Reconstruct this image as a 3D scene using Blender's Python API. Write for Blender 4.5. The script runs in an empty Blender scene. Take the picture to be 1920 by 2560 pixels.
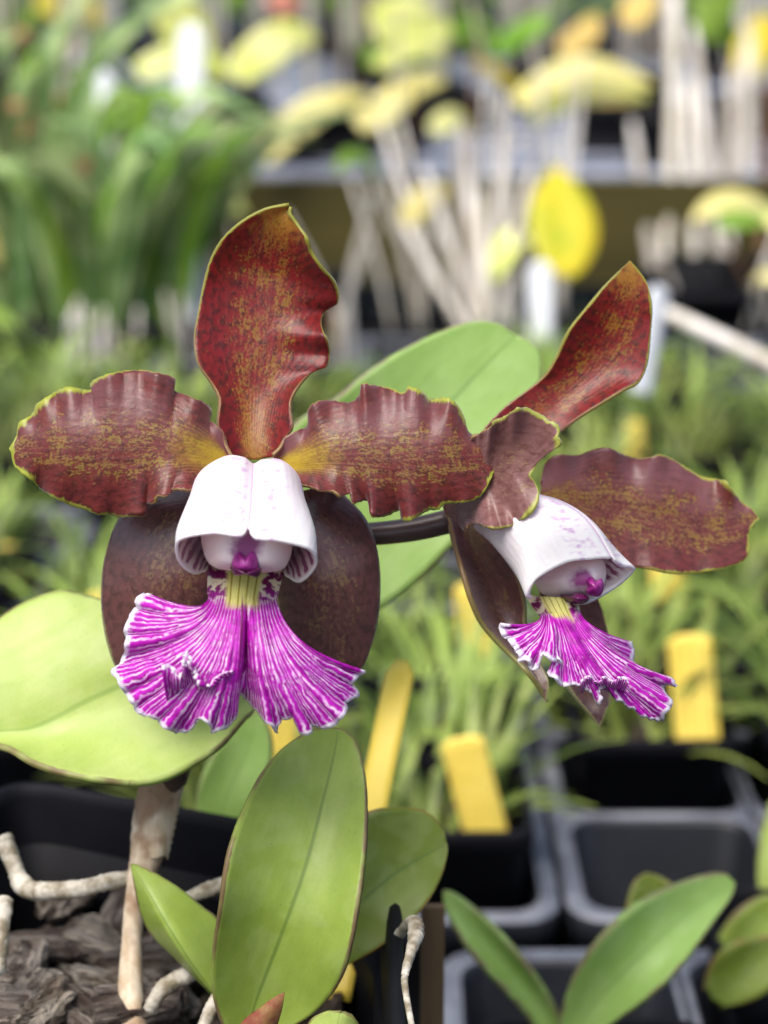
import bpy, math, random
import numpy as np
from mathutils import Vector, Matrix

# ------------------------------------------------------------------ camera, world, sun, exposure
SC = bpy.context.scene
COL = SC.collection
R = math.radians
PITCH = R(18.0)
CAMZ = 0.30
LENS = 65.0
FPX = LENS / 36.0 * 2560.0

cam_d = bpy.data.cameras.new('camera')
cam = bpy.data.objects.new('camera', cam_d)
COL.objects.link(cam)
cam.location = (0, 0, CAMZ)
cam.rotation_euler = (R(90) - PITCH, 0, 0)
cam_d.sensor_fit = 'VERTICAL'
cam_d.sensor_height = 36.0
cam_d.lens = LENS
cam_d.clip_start = 0.01
cam_d.clip_end = 100.0
cam_d.dof.use_dof = True
cam_d.dof.focus_distance = 0.334
cam_d.dof.aperture_fstop = 11.5
SC.camera = cam

W = bpy.data.worlds.new('World')
SC.world = W
W.use_nodes = True
wn = W.node_tree
sky = wn.nodes.new('ShaderNodeTexSky')
sky.sky_type = 'NISHITA'
sky.sun_disc = False
SUN_EL, SUN_AZ = 62.0, -145.0          # azimuth measured from +Y towards +X
sky.sun_elevation = R(SUN_EL)
sky.sun_rotation = R(SUN_AZ)
sky.air_density = 1.0
sky.dust_density = 4.0
sky.ozone_density = 1.0
bg = wn.nodes['Background']
wn.links.new(sky.outputs[0], bg.inputs[0])
bg.inputs[1].default_value = 0.09

sun_d = bpy.data.lights.new('sun', 'SUN')
sun = bpy.data.objects.new('sun', sun_d)
COL.objects.link(sun)
sun_d.energy = 1.5
sun_d.angle = R(40)
sun_d.color = (1.0, 0.96, 0.9)
sd = Vector((math.sin(R(SUN_AZ)) * math.cos(R(SUN_EL)), math.cos(R(SUN_AZ)) * math.cos(R(SUN_EL)), math.sin(R(SUN_EL))))
sun.rotation_euler = sd.to_track_quat('Z', 'Y').to_euler()
sun.location = sd * 3

SC.view_settings.view_transform = 'Standard'
SC.view_settings.look = 'None'
SC.view_settings.gamma = 1.0
SC.view_settings.exposure = 1.2
SC.view_settings.use_curve_mapping = False
SC.render.engine = 'CYCLES'
SC.cycles.use_denoising = True
SC.cycles.max_bounces = 6
SC.cycles.transmission_bounces = 4
SC.cycles.transparent_max_bounces = 4

# ------------------------------------------------------------------ geometry of the view
FWD = np.array([0, math.cos(PITCH), -math.sin(PITCH)])
UPV = np.array([0, math.sin(PITCH), math.cos(PITCH)])
RGT = np.array([1.0, 0, 0])
CAM = np.array([0, 0, CAMZ])


def P(x, y, d):
    """point of the place seen at photograph pixel (x, y), d metres in front of the lens"""
    return CAM + d * (FWD + RGT * ((x - 960) / FPX) + UPV * ((1280 - y) / FPX))


def G(x, y, z):
    r = FWD + RGT * ((x - 960) / FPX) + UPV * ((1280 - y) / FPX)
    return CAM + r * ((z - CAMZ) / r[2])


def PY(x, y, Y):
    r = FWD + RGT * ((x - 960) / FPX) + UPV * ((1280 - y) / FPX)
    return CAM + r * (Y / r[1])


# ------------------------------------------------------------------ helpers
RNG = random.Random(7)
WORLD_LOC = {}


def wl(o):
    return WORLD_LOC.get(o.name, np.zeros(3)) if o is not None else np.zeros(3)


def tag(o, label=None, cat=None, group=None, kind=None):
    if label: o['label'] = label
    if cat: o['category'] = cat
    if group: o['group'] = group
    if kind: o['kind'] = kind
    return o


def empty(name, loc, parent=None):
    o = bpy.data.objects.new(name, None)
    COL.objects.link(o)
    o.empty_display_size = 0.01
    loc = np.array(loc, float)
    if parent is not None:
        o.parent = parent
    o.location = loc - wl(parent)
    WORLD_LOC[o.name] = loc
    return o


def mk(name, verts, faces, mats, parent=None, uv=None, mm=None, attrs=None, smooth=True, thick=0, off=-1,
       inner=None, subsurf=0, origin=None):
    """ONE mesh object from world coordinates"""
    verts = np.asarray(verts, float)
    if origin is None:
        org = wl(parent)
    else:
        org = np.asarray(origin, float)
    me = bpy.data.meshes.new(name)
    me.from_pydata((verts - org).tolist(), [], [list(f) for f in faces])
    if not isinstance(mats, (list, tuple)): mats = [mats]
    for m in mats: me.materials.append(m)
    if smooth: me.polygons.foreach_set('use_smooth', [True] * len(me.polygons))
    li = np.zeros(len(me.loops), int)
    me.loops.foreach_get('vertex_index', li)
    for nm, arr in (('UVMap', uv), ('mm', mm)):
        if arr is not None:
            l = me.uv_layers.new(name=nm)
            l.data.foreach_set('uv', np.asarray(arr, float)[li].ravel())
    for k, a in (attrs or {}).items():
        at = me.attributes.new(k, 'FLOAT', 'POINT')
        at.data.foreach_set('value', np.asarray(a, float))
    me.update()
    o = bpy.data.objects.new(name, me)
    COL.objects.link(o)
    if parent is not None:
        o.parent = parent
        o.location = org - wl(parent)
    else:
        o.location = org
    WORLD_LOC[o.name] = org
    if thick:
        s = o.modifiers.new('thickness', 'SOLIDIFY')
        s.thickness = thick
        s.offset = off
        s.use_even_offset = False
        if inner is not None:
            s.material_offset = inner
    if subsurf:
        s = o.modifiers.new('smooth', 'SUBSURF')
        s.levels = s.render_levels = subsurf
    return o


def copy_tree(o, parent=None, loc=None, rz=None, sc=None):
    c = o.copy()
    COL.objects.link(c)
    if parent is not None: c.parent = parent
    if loc is not None: c.location = loc
    if rz is not None: c.rotation_euler = (0, 0, rz)
    if sc is not None: c.scale = (sc, sc, sc)
    for ch in list(o.children):
        copy_tree(ch, c)
    return c


def dens(pts, n=8):
    """Catmull-Rom densify (any dimension)"""
    p = np.asarray(pts, float)
    if len(p) < 3: 
        t = np.linspace(0, 1, n * 2)[:, None]
        return p[0] * (1 - t) + p[-1] * t
    q = np.vstack([2 * p[0] - p[1], p, 2 * p[-1] - p[-2]])
    out = []
    for i in range(1, len(q) - 2):
        p0, p1, p2, p3 = q[i - 1], q[i], q[i + 1], q[i + 2]
        for k in range(n):
            t = k / n
            out.append(0.5 * ((2 * p1) + (-p0 + p2) * t + (2 * p0 - 5 * p1 + 4 * p2 - p3) * t * t + (-p0 + 3 * p1 - 3 * p2 + p3) * t ** 3))
    out.append(p[-1])
    return np.array(out)


def arc(p):
    d = np.r_[0, np.cumsum(np.linalg.norm(np.diff(p[:, :2], axis=0), axis=1))]
    return d / d[-1]


def at_t(p, t, v):
    return np.stack([np.interp(v, t, p[:, k]) for k in range(p.shape[1])], 1)


def knots(kn, v):
    """smooth interpolation of (v, value) knots"""
    if np.isscalar(kn): return np.full_like(v, float(kn))
    k = np.array(kn, float)
    i = np.clip(np.searchsorted(k[:, 0], v, 'right') - 1, 0, len(k) - 2)
    t = np.clip((v - k[i, 0]) / (k[i + 1, 0] - k[i, 0]), 0, 1)
    t = t * t * (3 - 2 * t)
    return k[i, 1] * (1 - t) + k[i + 1, 1] * t


def wob(seed, x, f, octv=3):
    r = np.random.RandomState(seed)
    o = np.zeros_like(x, float)
    a = 1.0
    for k in range(octv):
        o = o + a * np.sin(x * f * 6.283 * (1.7 ** k) * r.uniform(.85, 1.15) + r.uniform(0, 6.28))
        a *= .6
    return o / 1.6


def grid_faces(nr, nc, closed=False):
    f = []
    m = nc if closed else nc - 1
    for i in range(nr - 1):
        for j in range(m):
            a = i * nc + j
            b = i * nc + (j + 1) % nc
            f.append((a, b, b + nc, a + nc))
    return f


D0 = 0.34     # distance of the heart of the front flower


def petal(name, left, right, mid, mat, parent, md=0.0, el=0.0, er=0.0, ruf=(0, 0), fr=5, nu=30, nv=110, d0=D0,
          thick=0.0006, seed=1, jag=1.2, p=2.0, groove=0.0, ruft=1.0, mixarc=.5, scal=1.6):
    """surface lofted over a mid rib and two edges (px), with depth towards the lens in mm"""
    Ld, Rd, Md = dens(left, 6), dens(right, 6), dens(mid, 12)
    ta = arc(Md)

    def par(E):
        s = np.array([ta[np.argmin(((Md - e) ** 2).sum(1))] for e in E])
        s = np.maximum.accumulate(s)
        s = (s - s[0]) / max(1e-6, s[-1] - s[0])
        t = (1 - mixarc) * s + mixarc * arc(E)
        return (t - t[0]) / (t[-1] - t[0]) + np.arange(len(E)) * 1e-7
    v = np.linspace(0, 1, nv)
    L, Rr, M = at_t(Ld, par(Ld), v), at_t(Rd, par(Rd), v), at_t(Md, ta, v)
    u = np.linspace(-1, 1, nu)
    u = np.sign(u) * np.abs(u) ** .8
    MD, EL, ER = knots(md, v), knots(el, v), knots(er, v)

    def soft(E):
        kk = np.hanning(31); kk /= kk.sum()
        return np.stack([np.convolve(np.pad(E[:, c], 15, 'edge'), kk, 'valid') for c in (0, 1)], 1)
    Ls, Rs = soft(L), soft(Rr)
    tb_ = np.clip((1 - v) * 6, 0, 1)[:, None]
    Ls, Rs = Ls * tb_ + L * (1 - tb_), Rs * tb_ + Rr * (1 - tb_)
    V, UV, MM, ED = [], [], [], []
    px = d0 / FPX
    ln = np.r_[0, np.cumsum(np.linalg.norm(np.diff(M, axis=0), axis=1))] * px * 1000
    env = np.clip(v * 6, 0, 1)

    def scallop(E, amp, sd):
        w_ = np.linalg.norm(E - M, axis=1) * px * 1000
        k_ = np.ones(25) / 25
        sm = np.convolve(np.pad(w_, 12, 'edge'), k_, 'valid')
        dv = w_ - sm
        k2 = np.ones(5) / 5
        dv = np.convolve(np.pad(dv, 2, 'edge'), k2, 'valid')
        return (scal * dv * (amp > .6) + amp * .8 * wob(sd, v, fr, 2)) * env * np.clip((1 - v) * 8, 0, 1)
    rl = scallop(L, ruf[0], seed)
    rr = scallop(Rr, ruf[1], seed + 11)
    jl, jr = wob(seed + 3, v, 40, 4) * jag * env, wob(seed + 5, v, 43, 4) * jag * env
    for i in range(nv):
        for uu in u:
            E, Es, e, rf, j = (L[i], Ls[i], EL[i], rl[i], jl[i]) if uu < 0 else (Rr[i], Rs[i], ER[i], rr[i], jr[i])
            a = abs(uu)
            q = M[i] * (1 - a) + (Es + (E - Es) * a ** 5) * a
            w = np.linalg.norm(E - M[i])
            dirv = (E - M[i]) / (w + 1e-6)
            q = q + dirv * j * a ** 8 * min(1, w / 30)
            wf = min(1, w / 60)
            t = MD[i] + e * a ** p + rf * a ** 2.5 * wf * (0.35 + ruft * .65) - groove * math.exp(-(uu / .06) ** 2) * (1 - v[i] ** 6)
            V.append(P(q[0], q[1], d0 - t / 1000))
            UV.append((uu * .5 + .5, v[i]))
            MM.append((uu * w * px * 1000, ln[i]))
            ED.append(min((1 - a) * w * px * 1000, (ln[-1] - ln[i]) * 1.0 + 0.02 + a * 0))
    return mk(name, V, grid_faces(nv, nu), mat, parent, uv=UV, mm=MM, attrs={'ed': ED}, thick=thick, off=-1)


def loft(name, stations, mats, parent, d0=D0, n_s=40, n_w=90, thick=0.0007, inner=None, seam=0.0):
    """skin over key curves of (x px, y px, mm towards the lens)"""
    S = [dens(s, 10) for s in stations]
    S = np.array([at_t(s, np.linspace(0, 1, len(s)), np.linspace(0, 1, n_w)) for s in S])
    n = len(S)
    allr = np.array([dens(S[:, j, :], max(2, n_s // (n - 1))) for j in range(n_w)])    # n_w, rows, 3
    rows = allr.shape[1]
    V, UV, MM = [], [], []
    w = np.linspace(0, 1, n_w)
    for i in range(rows):
        for j in range(n_w):
            x, y, t = allr[j, i]
            t = t - seam * math.exp(-((w[j] - .5) / .012) ** 2)
            V.append(P(x, y, d0 - t / 1000))
            UV.append((w[j], i / (rows - 1)))
            MM.append((x * d0 / FPX * 1000, y * d0 / FPX * 1000))
    ed = [(1 - q[1]) * 30 for q in UV]
    return mk(name, V, [f[::-1] for f in grid_faces(rows, n_w)], mats, parent, uv=UV, mm=MM, attrs={'ed': ed}, thick=thick, off=-1, inner=inner)


def dome(name, outline, centre, tc, te, tb, mat, parent, d0=D0, n=56, rings=12, prof=2.0):
    """closed body with a bulged front: outline px, centre px, depth at centre, edge and back (mm)"""
    o = np.array(list(outline) + [outline[0]], float)
    o = dens(o, 8)
    o = at_t(o, arc(o), np.linspace(0, 1, n, endpoint=False))
    c = np.array(centre, float)
    V, UV = [], []
    prs = [(k / rings) for k in range(1, rings + 1)]
    V.append(P(c[0], c[1], d0 - tc / 1000)); UV.append((.5, .5))
    for s in prs:
        for k in range(n):
            q = c + (o[k] - c) * s
            t = te + (tc - te) * (1 - s ** prof)
            V.append(P(q[0], q[1], d0 - t / 1000)); UV.append((.5 + .5 * s * math.cos(6.283 * k / n), .5 + .5 * s * math.sin(6.283 * k / n)))
    for s, t in ((.97, te * .6 + tb * .4), (.85, te * .25 + tb * .75), (.5, tb)):
        for k in range(n):
            q = c + (o[k] - c) * s
            V.append(P(q[0], q[1], d0 - t / 1000)); UV.append((.5, .5))
    nr = rings + 3
    F = [(0, 1 + (k + 1) % n, 1 + k) for k in range(n)]
    for i in range(nr - 1):
        for k in range(n):
            a, b = 1 + i * n + k, 1 + i * n + (k + 1) % n
            F.append((a, b, b + n, a + n))
    F.append(tuple(1 + (nr - 1) * n + k for k in range(n)))
    xy = [((v - CAM) @ RGT * 1000, (v - CAM) @ UPV * 1000) for v in V]
    return mk(name, V, F, mat, parent, uv=UV, mm=xy)


def tube(name, pts, rad, mat, parent=None, n=10, seg=6, origin=None, bump=0.0, seed=0, cap=True):
    """bent round stem through 3-D points; rad = list of radii or one"""
    p = dens(np.asarray(pts, float), seg)
    if np.isscalar(rad): rad = [rad, rad]
    rr = np.interp(np.linspace(0, 1, len(p)), np.linspace(0, 1, len(rad)), rad)
    rs = np.random.RandomState(seed)
    V, UV = [], []
    up = np.array([0.02, 0.999, 0.05])
    for i in range(len(p)):
        t = p[min(i + 1, len(p) - 1)] - p[max(i - 1, 0)]
        t /= np.linalg.norm(t) + 1e-9
        a = np.cross(t, up)
        if np.linalg.norm(a) < .1: a = np.cross(t, [1, 0, 0])
        a /= np.linalg.norm(a)
        b = np.cross(a, t)
        k = 1 + bump * rs.uniform(-1, 1)
        if cap and i in (0, len(p) - 1): k *= .45
        for j in range(n):
            an = 6.283 * j / n
            V.append(p[i] + rr[i] * k * (a * math.cos(an) + b * math.sin(an)))
            UV.append((j / n, i / (len(p) - 1)))
    F = grid_faces(len(p), n, True)
    F.append(tuple(range(n))[::-1])
    F.append(tuple((len(p) - 1) * n + k for k in range(n)))
    return mk(name, V, F, mat, parent, uv=UV, origin=origin)


# ------------------------------------------------------------------ materials
class N:
    def __init__(s, name, rough=.5, spec=.5):
        s.m = bpy.data.materials.new(name)
        s.m.use_nodes = True
        s.t = s.m.node_tree
        s.b = s.t.nodes['Principled BSDF']
        s.b.inputs['Roughness'].default_value = rough
        s.b.inputs['Specular IOR Level'].default_value = spec
        s.out = s.t.nodes['Material Output']

    def node(s, kind, **kw):
        n = s.t.nodes.new(kind)
        for k, v in kw.items(): setattr(n, k, v)
        return n

    def put(s, sock, v):
        if isinstance(v, (int, float)):
            if sock.type == 'RGBA': sock.default_value = (v, v, v, 1)
            elif sock.type == 'VECTOR': sock.default_value = (v, v, v)
            else: sock.default_value = v
        elif isinstance(v, (tuple, list)):
            sock.default_value = tuple(v) + (1,) if sock.type == 'RGBA' and len(v) == 3 else tuple(v)
        else: s.t.links.new(v, sock)

    def math(s, op, a, b=0.0, c=None, clamp=False):
        n = s.node('ShaderNodeMath', operation=op, use_clamp=clamp)
        s.put(n.inputs[0], a); s.put(n.inputs[1], b)
        if c is not None: s.put(n.inputs[2], c)
        return n.outputs[0]

    def mix(s, f, a, b, blend='MIX'):
        n = s.node('ShaderNodeMix', data_type='RGBA', blend_type=blend)
        s.put(n.inputs[0], f); s.put(n.inputs[6], a); s.put(n.inputs[7], b)
        return n.outputs[2]

    def mixf(s, f, a, b):
        n = s.node('ShaderNodeMix', data_type='FLOAT')
        s.put(n.inputs[0], f); s.put(n.inputs[2], a); s.put(n.inputs[3], b)
        return n.outputs[0]

    def ss(s, x, a, b):
        n = s.node('ShaderNodeMapRange', interpolation_type='SMOOTHSTEP')
        s.put(n.inputs[0], x); s.put(n.inputs[1], a); s.put(n.inputs[2], b)
        return n.outputs[0]

    def uv(s, name='UVMap'):
        n = s.node('ShaderNodeUVMap'); n.uv_map = name
        return n.outputs[0]

    def sep(s, v):
        n = s.node('ShaderNodeSeparateXYZ'); s.put(n.inputs[0], v)
        return n.outputs

    def comb(s, x, y, z=0.0):
        n = s.node('ShaderNodeCombineXYZ')
        s.put(n.inputs[0], x); s.put(n.inputs[1], y); s.put(n.inputs[2], z)
        return n.outputs[0]

    def attr(s, nm):
        n = s.node('ShaderNodeAttribute'); n.attribute_name = nm
        return n.outputs['Fac']

    def scale(s, v, sc):
        n = s.node('ShaderNodeVectorMath', operation='MULTIPLY')
        s.put(n.inputs[0], v); s.put(n.inputs[1], sc)
        return n.outputs[0]

    def noise(s, vec, scale, detail=3, rough=.55, dist=0.0):
        n = s.node('ShaderNodeTexNoise')
        s.put(n.inputs['Vector'], vec); s.put(n.inputs['Scale'], scale)
        s.put(n.inputs['Detail'], detail); s.put(n.inputs['Roughness'], rough); s.put(n.inputs['Distortion'], dist)
        return n.outputs[0]

    def obj(s):
        return s.node('ShaderNodeTexCoord').outputs['Object']

    def rnd(s):
        return s.node('ShaderNodeObjectInfo').outputs['Random']

    def col(s, c): s.put(s.b.inputs['Base Color'], c); return s

    def bump(s, h, strength=.3, dist=.0003):
        n = s.node('ShaderNodeBump')
        s.put(n.inputs['Strength'], strength); s.put(n.inputs['Distance'], dist); s.put(n.inputs['Height'], h)
        s.t.links.new(n.outputs[0], s.b.inputs['Normal'])
        return n.outputs[0]

    def translucent(s, c, f, normal=None):
        """light that passes through thin tissue"""
        t = s.node('ShaderNodeBsdfTranslucent')
        s.put(t.inputs[0], c)
        mx = s.node('ShaderNodeMixShader')
        s.put(mx.inputs[0], f)
        s.t.links.new(s.b.outputs[0], mx.inputs[1]); s.t.links.new(t.outputs[0], mx.inputs[2])
        s.t.links.new(mx.outputs[0], s.out.inputs[0])


def srgb(r, g, b):
    f = lambda c: (c / 255 / 12.92) if c <= 10 else ((c / 255 + .055) / 1.055) ** 2.4
    return (f(r), f(g), f(b))


def mat_petal(name, solid, dark, ground, ground2, yellow, green, cover=.5, edge0=.35, edge1=1.6, base_yellow=1.0,
              solid_edge=1.0, rough=.42, trans=.22, tipyellow=0.0, spot=1.0, sheen_mauve=None, coat=.08):
    m = N(name, rough, .45)
    U, V, _ = m.sep(m.uv())
    mm = m.uv('mm')
    ed = m.attr('ed')
    au = m.math('ABSOLUTE', m.math('MULTIPLY_ADD', U, 2.0, -1.0))
    mmx, mmy, _ = m.sep(mm)
    st = m.comb(mmx, m.math('MULTIPLY', mmy, .8), 0.0)
    big = m.noise(st, .16, 2)
    mid_n = m.noise(st, .55, 3)
    fine = m.noise(st, 1.35 * spot, 4, .62, .3)
    vn = m.math('SINE', m.math('ADD', m.math('MULTIPLY', m.math('DIVIDE', m.math('SUBTRACT', U, .5), m.math('MULTIPLY_ADD', V, .9, .45)), 6.283 * 15), m.math('MULTIPLY', m.noise(m.comb(mmx, m.math('MULTIPLY', mmy, .25)), .5, 2), 7.0)))
    # spotted pigment over a yellowish ground
    gcol = m.mix(m.ss(big, .38, .62), ground, ground2)
    dens_ = m.math('ADD', m.math('MULTIPLY', m.ss(au, .25, .9), .22 * solid_edge), m.math('MULTIPLY', m.math('SUBTRACT', mid_n, .5), .52))
    dens_ = m.math('ADD', dens_, m.math('MULTIPLY', m.math('SUBTRACT', big, .5), .25))
    dens_ = m.math('ADD', dens_, cover - .5)
    dens_ = m.math('ADD', dens_, m.math('MULTIPLY', vn, .025))
    sp = m.ss(m.math('ADD', fine, dens_), .455, .555)
    pig = m.mix(m.ss(m.noise(st, .9, 3), .42, .66), solid, dark)
    if sheen_mauve: pig = m.mix(m.math('MULTIPLY', m.math('MULTIPLY', m.ss(U, .55, .2), m.ss(big, .35, .6)), .7), pig, sheen_mauve)  # sky sheen on the upper half put into the pigment colour
    c = m.mix(m.math('MULTIPLY_ADD', sp, .8, .14), gcol, pig)
    # veins running from base to tip
    vmask = m.math('MULTIPLY', m.math('MULTIPLY', m.ss(vn, .85, 1.0), m.ss(m.noise(st, .3, 2), .4, .6)), m.math('MULTIPLY', m.ss(V, 1.0, .3), .65))
    c = m.mix(vmask, c, dark)
    # yellow throat
    yb = m.math('MULTIPLY', m.ss(m.math('ADD', V, m.math('MULTIPLY', m.math('SUBTRACT', mid_n, .5), .22)), .36, .03), m.ss(m.math('ADD', au, m.math('MULTIPLY', vn, .05)), .62, .12))
    c = m.mix(m.math('MULTIPLY', yb, base_yellow), c, yellow)
    if tipyellow:
        ty = m.math('MULTIPLY', m.ss(m.math('ADD', V, m.math('MULTIPLY', m.math('SUBTRACT', mid_n, .5), .35)), .82, 1.0), tipyellow)
        c = m.mix(ty, c, yellow)
    # greenish margin, wider to the tip, combed by the veins
    w = m.mixf(m.ss(V, .25, .95), edge0, edge1)
    comb_ = m.noise(m.comb(m.math('MULTIPLY', U, 1.5), m.math('MULTIPLY', V, 60.0)), 1.3, 2)
    w = m.math('MULTIPLY', w, m.math('MULTIPLY', m.math('MULTIPLY_ADD', comb_, 1.7, .1), m.math('MULTIPLY_ADD', m.ss(m.noise(mm, .22, 2), .35, .65), 1.2, .25)))
    g = m.ss(m.math('DIVIDE', ed, w), 1.15, .35)
    c = m.mix(g, c, m.mix(m.ss(V, .15, .7), srgb(150, 118, 78), green))
    m.col(c)
    h = m.math('ADD', m.math('MULTIPLY', m.noise(mm, 3.2, 2), .6), m.math('MULTIPLY', vn, .10))
    h = m.math('ADD', h, m.math('MULTIPLY', m.noise(st, .45, 2), 2.2))
    m.bump(h, .3, .00028)
    m.put(m.b.inputs['Roughness'], m.math('MULTIPLY_ADD', mid_n, .25, rough - .16))
    m.b.inputs['Coat Weight'].default_value = coat
    m.b.inputs['Coat Roughness'].default_value = .28
    m.b.inputs['Sheen Weight'].default_value = .3
    m.b.inputs['Sheen Tint'].default_value = (.95, .85, .92, 1)
    m.b.inputs['Sheen Roughness'].default_value = .4
    m.translucent(m.mix(.5, c, (.75, .1, .06), 'MIX'), trans)
    return m.m


M = {}
M['dorsal'] = mat_petal('dorsal_sepal_tissue', srgb(130, 18, 24), srgb(74, 12, 16), srgb(150, 110, 36), srgb(138, 62, 38),
                        srgb(176, 132, 40), srgb(158, 160, 62), cover=.53, edge0=.12, edge1=.35, base_yellow=.4, spot=1.6, trans=.32, tipyellow=.75)
M['petal'] = mat_petal('petal_tissue', srgb(112, 38, 40), srgb(74, 24, 26), srgb(142, 116, 52), srgb(128, 80, 54),
                       srgb(190, 164, 34), srgb(164, 172, 60), cover=.54, edge0=.12, edge1=1.2, base_yellow=.9, sheen_mauve=srgb(118, 74, 78), spot=1.6)
M['lateral'] = mat_petal('lateral_sepal_tissue', srgb(102, 62, 60), srgb(76, 48, 46), srgb(128, 102, 68), srgb(108, 74, 68),
                         srgb(122, 100, 50), srgb(128, 124, 66), cover=.55, edge0=.3, edge1=.45, base_yellow=.3, rough=.33, trans=.08, coat=.45)
M['petal2'] = mat_petal('side_petal_tissue', srgb(108, 44, 44), srgb(76, 28, 30), srgb(140, 110, 50), srgb(126, 80, 58),
                        srgb(150, 124, 40), srgb(158, 158, 62), cover=.52, edge0=.14, edge1=.8, base_yellow=.15, sheen_mauve=srgb(124, 82, 88), spot=1.5)
M['petal_back'] = mat_petal('petal_reverse_tissue', srgb(134, 92, 90), srgb(112, 70, 68), srgb(146, 118, 84), srgb(150, 116, 104),
                            srgb(140, 130, 66), srgb(160, 164, 70), cover=.6, edge0=.15, edge1=.8, base_yellow=.1, spot=1.6)


def mat_lip():
    m = N('lip_tissue', .38, .4)
    A, Rr, _ = m.sep(m.uv())
    mm = m.uv('mm')
    ed = m.attr('ed')
    n1 = m.math('SUBTRACT', m.noise(mm, .35, 2), .5)
    n2 = m.math('SUBTRACT', m.noise(mm, 1.1, 2), .5)
    a = m.math('ADD', A, m.math('ADD', m.math('MULTIPLY', n1, .013), m.math('MULTIPLY', n2, .0035)))
    NV = 25.0
    c1 = m.math('COSINE', m.math('MULTIPLY', a, 6.283 * NV))
    c2 = m.math('COSINE', m.math('MULTIPLY', a, 6.283 * NV * 2))
    c3 = m.math('COSINE', m.math('MULTIPLY', a, 6.283 * NV * 4))
    rj = m.math('ADD', Rr, m.math('MULTIPLY', n1, .42))
    w = m.mixf(m.ss(rj, .38, .52), c1, c2)
    w = m.mixf(m.ss(rj, .68, .82), w, m.math('MULTIPLY_ADD', c3, .85, m.math('MULTIPLY', c2, .15)))
    thr = m.math('ADD', m.math('MULTIPLY', n2, 1.4), -.32)
    # more pigment along the middle of the lobe
    midp = m.math('MULTIPLY', m.ss(m.math('ABSOLUTE', m.math('SUBTRACT', A, .53)), .20, .02), m.math('MULTIPLY', m.ss(Rr, .30, .45), m.ss(Rr, .95, .55)))
    thr = m.math('SUBTRACT', thr, m.math('MULTIPLY', midp, .75))
    line = m.ss(m.math('SUBTRACT', w, thr), -.45, .25)
    blot = m.ss(m.noise(mm, .6, 2), .42, .56)
    line = m.mixf(m.ss(rj, .33, .22), line, blot)
    magenta = m.mix(m.ss(m.noise(mm, .5, 2), .35, .65), srgb(200, 32, 192), srgb(166, 10, 156))
    throat = srgb(122, 22, 84)
    magenta = m.mix(m.ss(Rr, .36, .12), magenta, throat)
    light = m.mix(m.ss(m.noise(mm, .45, 2), .35, .68), srgb(248, 220, 246), srgb(220, 124, 220))
    light = m.mix(m.ss(Rr, .36, .16), light, srgb(240, 226, 190))
    c = m.mix(line, light, magenta)
    # yellow keels of the claw
    k = m.math('ABSOLUTE', m.math('SUBTRACT', A, .5))
    ym = m.math('MULTIPLY', m.ss(k, .27, .19), m.ss(m.math('ADD', Rr, m.math('MULTIPLY', n1, .12)), .36, .27))
    kl = m.math('COSINE', m.math('MULTIPLY', A, 6.283 * 9))
    yc = m.mix(m.ss(kl, .55, 1.0), srgb(226, 222, 134), srgb(172, 160, 70))
    c = m.mix(ym, c, yc)
    # three dark keel lines running on into the lobe
    kd = m.math('MULTIPLY', m.ss(m.math('ABSOLUTE', m.math('SUBTRACT', A, .505)), .010, .004), m.math('MULTIPLY', m.ss(Rr, .2, .32), m.ss(Rr, .8, .5)))
    c = m.mix(kd, c, srgb(120, 20, 100))
    # white crisped margin
    e = m.ss(m.math('ADD', ed, m.math('MULTIPLY', n2, 1.3)), .85, .3)
    c = m.mix(e, c, srgb(246, 238, 250))
    m.col(c)
    h = m.math('ADD', m.math('MULTIPLY', w, .3), m.math('MULTIPLY', m.noise(mm, 2.2, 3), 1.0))
    m.bump(h, .4, .0003)
    m.b.inputs['Subsurface Weight'].default_value = .12
    m.b.inputs['Subsurface Radius'].default_value = (.002, .001, .002)
    m.b.inputs['Subsurface Scale'].default_value = .5
    m.translucent(c, .3)
    return m.m


M['lip'] = mat_lip()


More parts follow.
